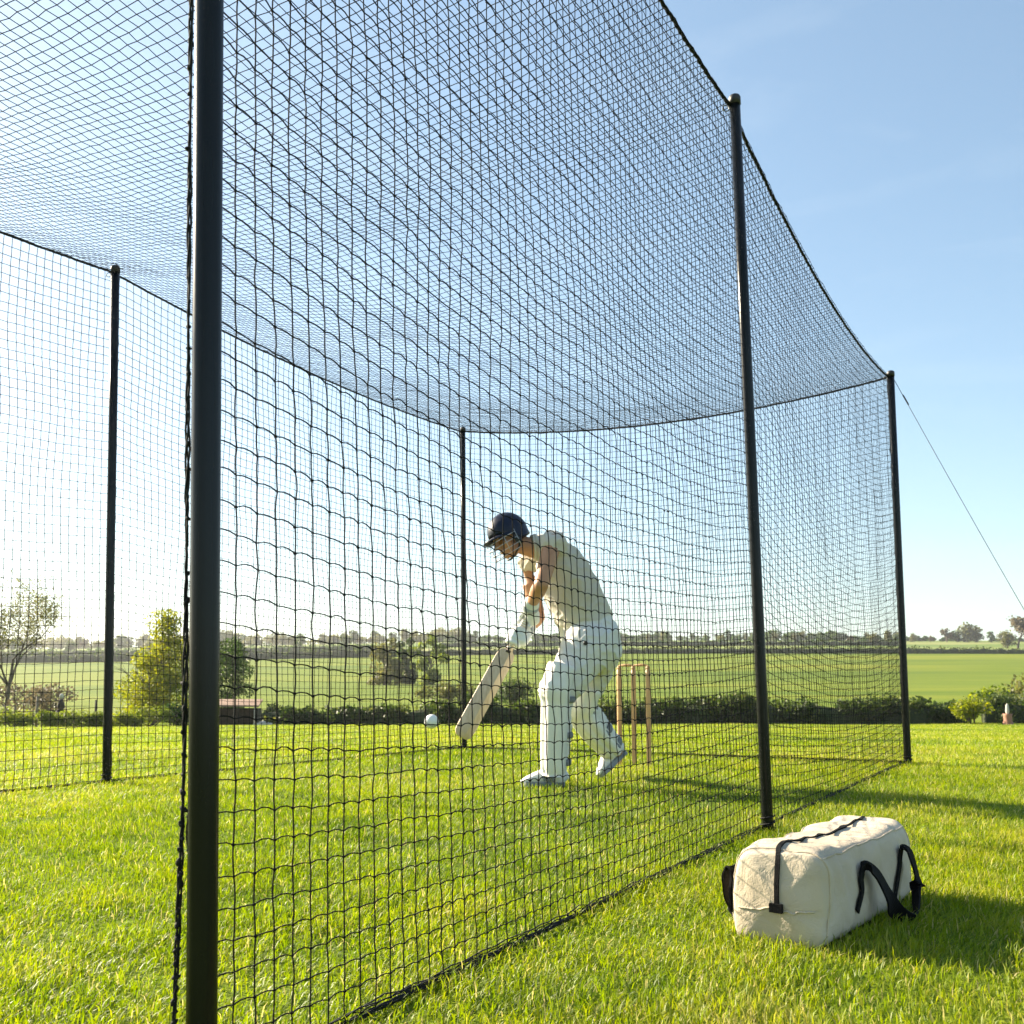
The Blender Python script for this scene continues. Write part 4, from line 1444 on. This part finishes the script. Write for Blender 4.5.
def hedge(px0, px1, Y0, Y1, h0, h1, mat, leaf, per_m, label, th=.8, group=None, top_var=.16, base=.5, seed=0):
    a, b = at(px0, Y0), at(px1, Y1)
    Ln = np.linalg.norm(b - a)
    o = empty('hedge', (a + b) / 2)
    rnd = np.random.default_rng(seed + 5)
    d = norm(b - a); nn = norm([-d[1], d[0], 0])
    bl = []
    nb = int(3.6 * Ln / (min(h0, h1) * .33))
    for i in range(nb):
        t = rnd.random(); hh = (h0 + (h1 - h0) * t) * (1 + top_var * (math.sin(t * Ln * 1.3 + seed) * .5 + math.sin(t * Ln * 3.7) * .3 + rnd.normal(0, .35)))
        p = a + (b - a) * t; p[2] = float(terrain(p[0], p[1]))
        s = hh * rnd.uniform(.26, .42)
        bl.append((p + nn * rnd.uniform(-.5, .5) * th + np.array([0, 0, rnd.choice([hh - s, hh * .5, s * .6, s * .6])]), (s * 1.3, s, s)))
    P, k = clump_points(bl, int(per_m * Ln), .35)
    gz = terrain(P[:, 0], P[:, 1])
    P[:, 2] = np.maximum(P[:, 2], gz + .01 + RNG.random(len(P)) * .06)
    leaf_obj('foliage', P, k, leaf, mat, o, base)
    # woody inside
    m = MB()
    ts = np.linspace(.0, 1, max(8, int(Ln / (h0 * .5))))
    V, Fc = [], []
    for i, t in enumerate(ts):
        p = a + (b - a) * t; gz_ = float(terrain(p[0], p[1])); hh = (h0 + (h1 - h0) * t) * (.60 + .08 * math.sin(i * 1.7))
        for w, z in ((-.36, -.1), (-.34, .6 * hh), (-.16, hh), (.16, hh), (.34, .6 * hh), (.36, -.1)):
            V.append([p[0] + nn[0] * w * th, p[1] + nn[1] * w * th, gz_ + z])
    for i in range(len(ts) - 1):
        for j in range(5): Fc.append((i * 6 + j, i * 6 + j + 1, i * 6 + j + 7, i * 6 + j + 6))
    Fc += [(0, 1, 2, 3, 4, 5), tuple((len(ts) - 1) * 6 + j for j in range(5, -1, -1))]
    m.add(V, Fc); m.build('woody_core', M['hedgecore'], o)
    tag(o, label, 'hedge', group)
    return o


# garden edge
hedge(262, 470, 33.5, 34, .62, .72, LM['dark'], .085, 1200, 'low dark hedge at the lawn edge behind the white ball', .7, seed=1)
hedge(468, 905, 34.2, 34.5, .95, .92, LM['dark'], .085, 1400, 'long dark clipped hedge behind the wicket and batsman', .8, seed=2)
hedge(907, 968, 34.5, 34.5, .86, .80, LM['dark'], .085, 1400, 'dark hedge just right of the guyed corner post', .8, seed=3)
hedge(984, 1075, 34.5, 34.0, 1.0, 1.3, LM['dark'], .085, 1400, 'dark hedge at the right edge, behind the brick garden ornament', .8, seed=4)
bush('shrub', 972, 33.4, 1.15, 1.0, LM['yellow'], .075, 900, 'bright yellow green shrub standing before the dark hedge on the right', group=None, base=.55)
bush('bush', 1003, 36.5, 2.2, 1.6, LM['lime'], .09, 1500, 'yellow green bush rising above the hedge at the right edge', base=.5)
bush('bush', 1040, 37.0, 2.0, 2.2, LM['olive'], .09, 1300, 'olive twiggy bush at the far right beyond the hedge', base=.5)

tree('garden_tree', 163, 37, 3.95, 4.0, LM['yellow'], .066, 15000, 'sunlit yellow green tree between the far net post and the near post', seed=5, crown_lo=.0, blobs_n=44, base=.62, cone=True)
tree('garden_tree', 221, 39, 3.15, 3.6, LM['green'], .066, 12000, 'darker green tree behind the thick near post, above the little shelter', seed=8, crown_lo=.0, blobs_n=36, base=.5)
tree('bare_tree', 2, 33, 5.6, 3.6, LM['olive'], .042, 6500, 'sparse tree of thin budding branches at the left edge', seed=21, sparse=True, trunk=.085, levels=5)
tree('bare_tree', -52, 36, 5.8, 3.6, LM['brown'], .05, 4000, 'sparse budding tree outside the left edge of the lawn', seed=31, sparse=True, trunk=.085, levels=4)
bush('bush', 28, 31, 1.9, 1.35, LM['brown'], .06, 1100, 'grey brown twiggy bush under the sparse tree on the left', base=.35)
shr = [(12, 27.5, 1.1, .42), (44, 27.2, .9, .34), (72, 27.4, 1.0, .40), (100, 27.6, .8, .34), (128, 28.0, .8, .38), (150, 29.5, 1.0, .55)]
slab = ['low lime shrub at the left edge of the lawn', 'low lime shrub by the pale fence post', 'low lime shrub below the little dark statue', 'low lime shrub left of the far net post', 'low lime shrub just right of the far net post', 'rounded lime shrub below the yellow green tree']
for (px, Y, w, h_), lb in zip(shr, slab):
    bush('shrub', px, Y, w * 1.15, h_ * 1.4, LM['lime'], .042, 1500, lb, 'shrub', 'low shrubs along the lawn edge', base=.62)
bush('shrub', 176, 30, 1.3, .75, LM['green'], .06, 1300, 'dark rounded shrub just left of the thick near post', 'shrub', base=.35)

# little garden things
def post(px, Y, h_, r, mat, label, cat='post', group=None, ornament=False):
    b = at(px, Y)
    o = empty('garden_post', b)
    m = MB(); m.add(*tube([b + np.array([0, 0, -.1]), b + np.array([0, 0, h_ * .5]), b + np.array([.004, 0, h_])], [r, r * .96, r * .9], 10)); m.build('shaft', mat, o)
    m = MB(); m.add(*tube([b + np.array([.004, 0, h_]), b + np.array([.004, 0, h_ + r * .6])], [r * 1.2, r * .3], 10)); m.build('pointed_top', mat, o)
    tag(o, label, cat, group)


post(36, 27.8, .82, .035, M['post'], 'pale wooden fence post at the left, left of the dark statue', group='garden fence posts')
post(95, 28.2, .74, .035, M['darkwood'], 'dark wooden fence post left of the far net post', group='garden fence posts')
post(14, 28.5, .55, .035, M['post'], 'short fence post at the left edge among shrubs', group='garden fence posts')


def statue(px, Y):
    b = at(px, Y); o = empty('garden_statue', b)
    m = MB(); m.add(*tube([b + np.array([0, 0, z]) for z in (-.05, .3, .45, .5)], [.13, .11, .13, .05], 12)); m.build('plinth', M['darkwood'], o)
    m = MB(); m.add(*tube([b + np.array([0, 0, z]) for z in (.48, .55, .66, .74, .78)], [.06, .10, .09, .05, .04], 12)); m.build('dark_bust', M['darkwood'], o)
    m = MB(); m.add(*ellipsoid(b + np.array([0, 0, .85]), (.06, .06, .075))); m.build('pale_head', M['stone'], o)
    tag(o, 'small dark statue with a pale head on a plinth among the shrubs on the left', 'statue')


statue(60, 28.3)


def shelter(px, Y):
    b = at(px, Y); o = empty('garden_shelter', b)
    w, d, h_ = .72, .5, .58
    m = MB(); m.add(*box(b + np.array([0, d * .45, h_ * .45]), (w * .95, .02, h_ * .45))); m.build('back_wall', M['darkwood'], o, False)
    for s in (-1, 1):
        m = MB(); m.add(*box(b + np.array([s * w * .93, 0, h_ * .45]), (.02, d * .42, h_ * .45))); m.build('side_wall', M['darkwood'], o, False)
    for x in (-.9, .0, .86):
        m = MB(); m.add(*tube([b + np.array([x * w, -d * .45, -.05]), b + np.array([x * w, -d * .45, h_])], .032, 8)); m.build('corner_post', M['stone'] if x > .5 else M['post'], o)
    m = MB()
    V = [b + np.array(p) for p in ((-w * 1.1, -d * .7, h_), (w * 1.05, -d * .7, h_ - .02), (w * 1.0, d * .6, h_ + .16), (-w * 1.1, d * .6, h_ + .16), (-w * 1.1, -d * .7, h_ + .05), (w * 1.05, -d * .7, h_ + .03), (w * 1.0, d * .6, h_ + .21), (-w * 1.1, d * .6, h_ + .21))]
    m.add(V, [(3, 2, 1, 0), (4, 5, 6, 7), (0, 1, 5, 4), (1, 2, 6, 5), (2, 3, 7, 6), (3, 0, 4, 7)]); m.build('sloping_roof', M['tile'], o, False)
    tag(o, 'low open shelter with a brown sloping roof at the lawn edge', 'shelter')


shelter(236, 31)
for i, (px, Y, r) in enumerate(((262, 30.8, .10), (269, 31, .075), (256, 30.6, .07))):
    b = at(px, Y)
    m = MB(); V, Fc = ellipsoid(b + np.array([0, 0, r * .55]), (r * 1.25, r, r * .8), None, 14, 9)
    V = [v + norm(v - b) * .02 * mnoise.noise(Vector(v * 9)) for v in V]
    m.add(V, Fc)
    tag(m.build('rock', M['stone'], None), ['largest pale rock beside the little shelter', 'pale rock right of the largest rock, beside the hedge end', 'smallest pale rock at the shelter\'s corner post'][i], 'rock', 'pale rocks by the shelter')


def ornament(px, Y):
    b = at(px, Y); o = empty('garden_ornament', b)
    m = MB(); m.add(*tube([b + np.array([0, 0, z]) for z in (-.05, .02, .12, .28, .34)], [.17, .16, .13, .13, .15], 14)); m.build('brick_pot', M['pinkpost'], o)
    m = MB(); m.add(*tube([b + np.array([0, 0, z]) for z in (.3, .42, .60, .66)], [.04, .06, .045, .015], 10)); m.build('pale_finial', M['stone'], o)
    tag(o, 'faded brick pot with a pale finial on the lawn at the right edge', 'ornament')


ornament(1008, 32.5)

# ------------------------------------------------------------------ trees and hedges in the fields
tree('field_tree', 385, 118, 5.4, 6.2, LM['olive'], .26, 1700, 'olive tree at the left of the clump in the field left of the back post', 'trees clumped in the field', seed=41, crown_lo=.0, blobs_n=16, trunk=.16)
tree('field_tree', 407, 122, 5.4, 4.6, LM['dark'], .26, 1500, 'dark bluish tree in the middle of the clump left of the back post', 'trees clumped in the field', seed=42, crown_lo=.0, blobs_n=15, trunk=.16)
tree('field_tree', 428, 119, 5.6, 5.6, LM['lime'], .26, 1700, 'yellow green tree at the right of the clump, next to the back post', 'trees clumped in the field', seed=43, crown_lo=.0, blobs_n=16, trunk=.16)
bush('bush', 514, 62, 2.5, 2.0, LM['dark'], .12, 1100, 'small dark bush in the field between the bat and the front leg pad')
bush('bush', 447, 66, 5.0, 1.5, LM['olive'], .13, 1200, 'low olive scrub in the field just left of the bat')
bush('bush', 20, 60, 7, 1.7, LM['brown'], .13, 1300, 'brown scrub in the field behind the sparse tree')

hedge(905, 1040, 221, 221, 1.7, 1.5, LM['dark'], .30, 40, 'clipped dark hedgerow along the field top right of the corner post', 1.6, 'field hedgerows', seed=11)
hedge(560, 906, 220, 221, 1.6, 1.8, LM['dark'], .30, 40, 'dark hedgerow along the field top behind the wicket', 1.6, 'field hedgerows', seed=12)
hedge(395, 566, 214, 219, 1.9, 1.7, LM['dark'], .30, 40, 'dark hedgerow along the field top behind the batsman', 1.6, 'field hedgerows', seed=13)
hedge(-60, 400, 214, 214, 2.6, 2.3, LM['dark'], .34, 40, 'thick dark hedgerow along the field top on the left', 2.0, 'field hedgerows', seed=14)
hedge(-80, 380, 300, 305, 2.4, 2.4, LM['green'], .45, 24, 'pale green hedgerow between the farther fields on the left', 2.0, 'field hedgerows', seed=15)
hedge(440, 900, 330, 335, 2.2, 2.2, LM['green'], .45, 22, 'pale green hedgerow between the farther fields behind the nets', 2.0, 'field hedgerows', seed=16)

# skyline trees: a few kinds, copied along the hedgerows
def proto_tree(seed, height, width, mat, nleaf, leaf, sparse):
    b = np.zeros(3)
    o = empty('distant_tree', (0, 0, 0))
    m = MB(); tips = branch_tree(b, height, 1.0, m, 3, seed, .22); m.build('trunk', M['bark'], o)
    rnd = np.random.default_rng(seed)
    if sparse:
        k = rnd.integers(0, len(tips), nleaf); P = tips[k] + rnd.normal(0, height * .05, (nleaf, 3)); kk = k % 8
    else:
        bl = []
        for i in range(12):
            t = (i + .5) / 12; a = rnd.uniform(0, 2 * PI); rr = width * .5 * rnd.uniform(.1, .7) * math.sin(PI * (.2 + .7 * t)); s = width * rnd.uniform(.16, .26)
            bl.append((np.array([math.cos(a) * rr, math.sin(a) * rr, height * (.12 + .8 * t)]), (s * 1.2, s * 1.2, s)))
        P, kk = clump_points(bl, nleaf, .2)
        P[:, 2] = np.abs(P[:, 2])
    leaf_obj('crown', P, kk, leaf, mat, o, .5)
    return o


protos = [proto_tree(61, 5.5, 5.5, LM['olive'], 500, .55, False), proto_tree(62, 6.5, 5.0, LM['green'], 500, .55, False), proto_tree(63, 4.5, 6.0, LM['brown'], 420, .5, True),
          proto_tree(64, 5.0, 6.5, LM['dark'], 520, .55, False), proto_tree(65, 7.5, 6.5, LM['brown'], 800, .4, True)]
plab = ['rounded olive tree on the distant skyline', 'mid green tree on the distant skyline', 'sparse brown tree on the distant skyline', 'dark broad tree on the distant skyline', 'tall bare brown tree on the distant skyline']
used = set()


def place_tree(i, px, Y, s, label=None, group='distant trees along the skyline'):
    p = protos[i]
    b = at(px, Y)
    if i in used:
        o = p.copy(); COL.objects.link(o)
        for ch in p.children:
            c = ch.copy(); COL.objects.link(c); c.parent = o
    else:
        o = p; used.add(i)
    o.location = b; o.scale = (s, s, s * random.uniform(.85, 1.1)); o.rotation_euler = (0, 0, random.uniform(0, 6.28))
    tag(o, label or plab[i], 'tree', group)


rr = random.Random(3)
x = -70
while x < 905:
    Y = rr.uniform(415, 500)
    k = rr.choice([0, 0, 1, 2, 3, 3, 0])
    sc_ = rr.uniform(.55, 1.0) * (1.15 if x < 420 else .8)
    place_tree(k, x, Y, sc_)
    x += rr.uniform(5, 12)
for k, px, s in ((0, 913, .7), (2, 930, .6), (2, 947, 1.4), (3, 957, .9), (0, 967, 1.25), (0, 976, 1.2), (1, 991, .7), (0, 1003, .8), (3, 1032, 1.0)):
    place_tree(k, px, 400, s)
place_tree(4, 1018, 300, 1.6, 'tall bare spreading tree on the skyline at the right edge', None)
place_tree(0, 1008, 300, .9, 'olive tree standing left of the tall bare tree at the right edge', None)
for px, Y, k, s in ((70, 330, 3, .8), (150, 340, 0, .8), (300, 320, 1, .8), (345, 325, 3, .9), (668, 360, 1, .75), (722, 350, 0, .7), (850, 340, 2, .8), (874, 335, 0, .8)):
    place_tree(k, px, Y, s, None)


def treeline(px0, px1, Y, h0, h1, n, mat, leaf, label, seed):
    """a far wood that reads as one mass"""
    rnd = np.random.default_rng(seed)
    bl = []
    for i in range(n):
        px = rnd.uniform(px0, px1); y_ = Y + rnd.uniform(-12, 12)
        b = at(px, y_)
        hh = h0 + (h1 - h0) * (.5 + .3 * math.sin(px * .031 + seed) + .25 * math.sin(px * .11 + 2 * seed)) * rnd.uniform(.5, 1.15)
        hh = max(hh, h0 * .6)
        s = hh * rnd.uniform(.35, .5)
        bl.append((b + np.array([0, 0, hh - s]), (s * 1.5, s * 1.4, s)))
        bl.append((b + np.array([rnd.uniform(-2, 2), 0, hh * .3]), (s * 1.6, s * 1.4, hh * .35)))
    P, k = clump_points(bl, n * 130, .3)
    tag(leaf_obj('treeline', P, k, leaf, mat, None, .5), label, 'treeline', kind='stuff')


treeline(-90, 470, 470, 2.5, 7.5, 120, LM['olive'], .8, 'distant wooded ridge on the left of the horizon', 1)
treeline(440, 915, 440, 1.5, 4.8, 110, LM['green'], .75, 'distant line of low trees behind the nets', 2)
treeline(900, 1090, 430, .8, 2.2, 40, LM['green'], .7, 'distant low hedge line at the right of the horizon', 4)


# ------------------------------------------------------------------ the air
bm = MB(); bm.add(*box((0, 400, 30), (1500, 900, 36)))
hz = bm.build('haze', None, None, False)
hm = bpy.data.materials.new('haze'); hm.use_nodes = True
for n_ in list(hm.node_tree.nodes):
    if n_.type == 'BSDF_PRINCIPLED': hm.node_tree.nodes.remove(n_)
pv = hm.node_tree.nodes.new('ShaderNodeVolumePrincipled')
pv.inputs['Color'].default_value = (.93, .95, 1, 1); pv.inputs['Density'].default_value = .00026; pv.inputs['Anisotropy'].default_value = .4
hm.node_tree.links.new(pv.outputs[0], hm.node_tree.nodes['Material Output'].inputs['Volume'])
hz.data.materials.append(hm)
tag(hz, kind='stuff')
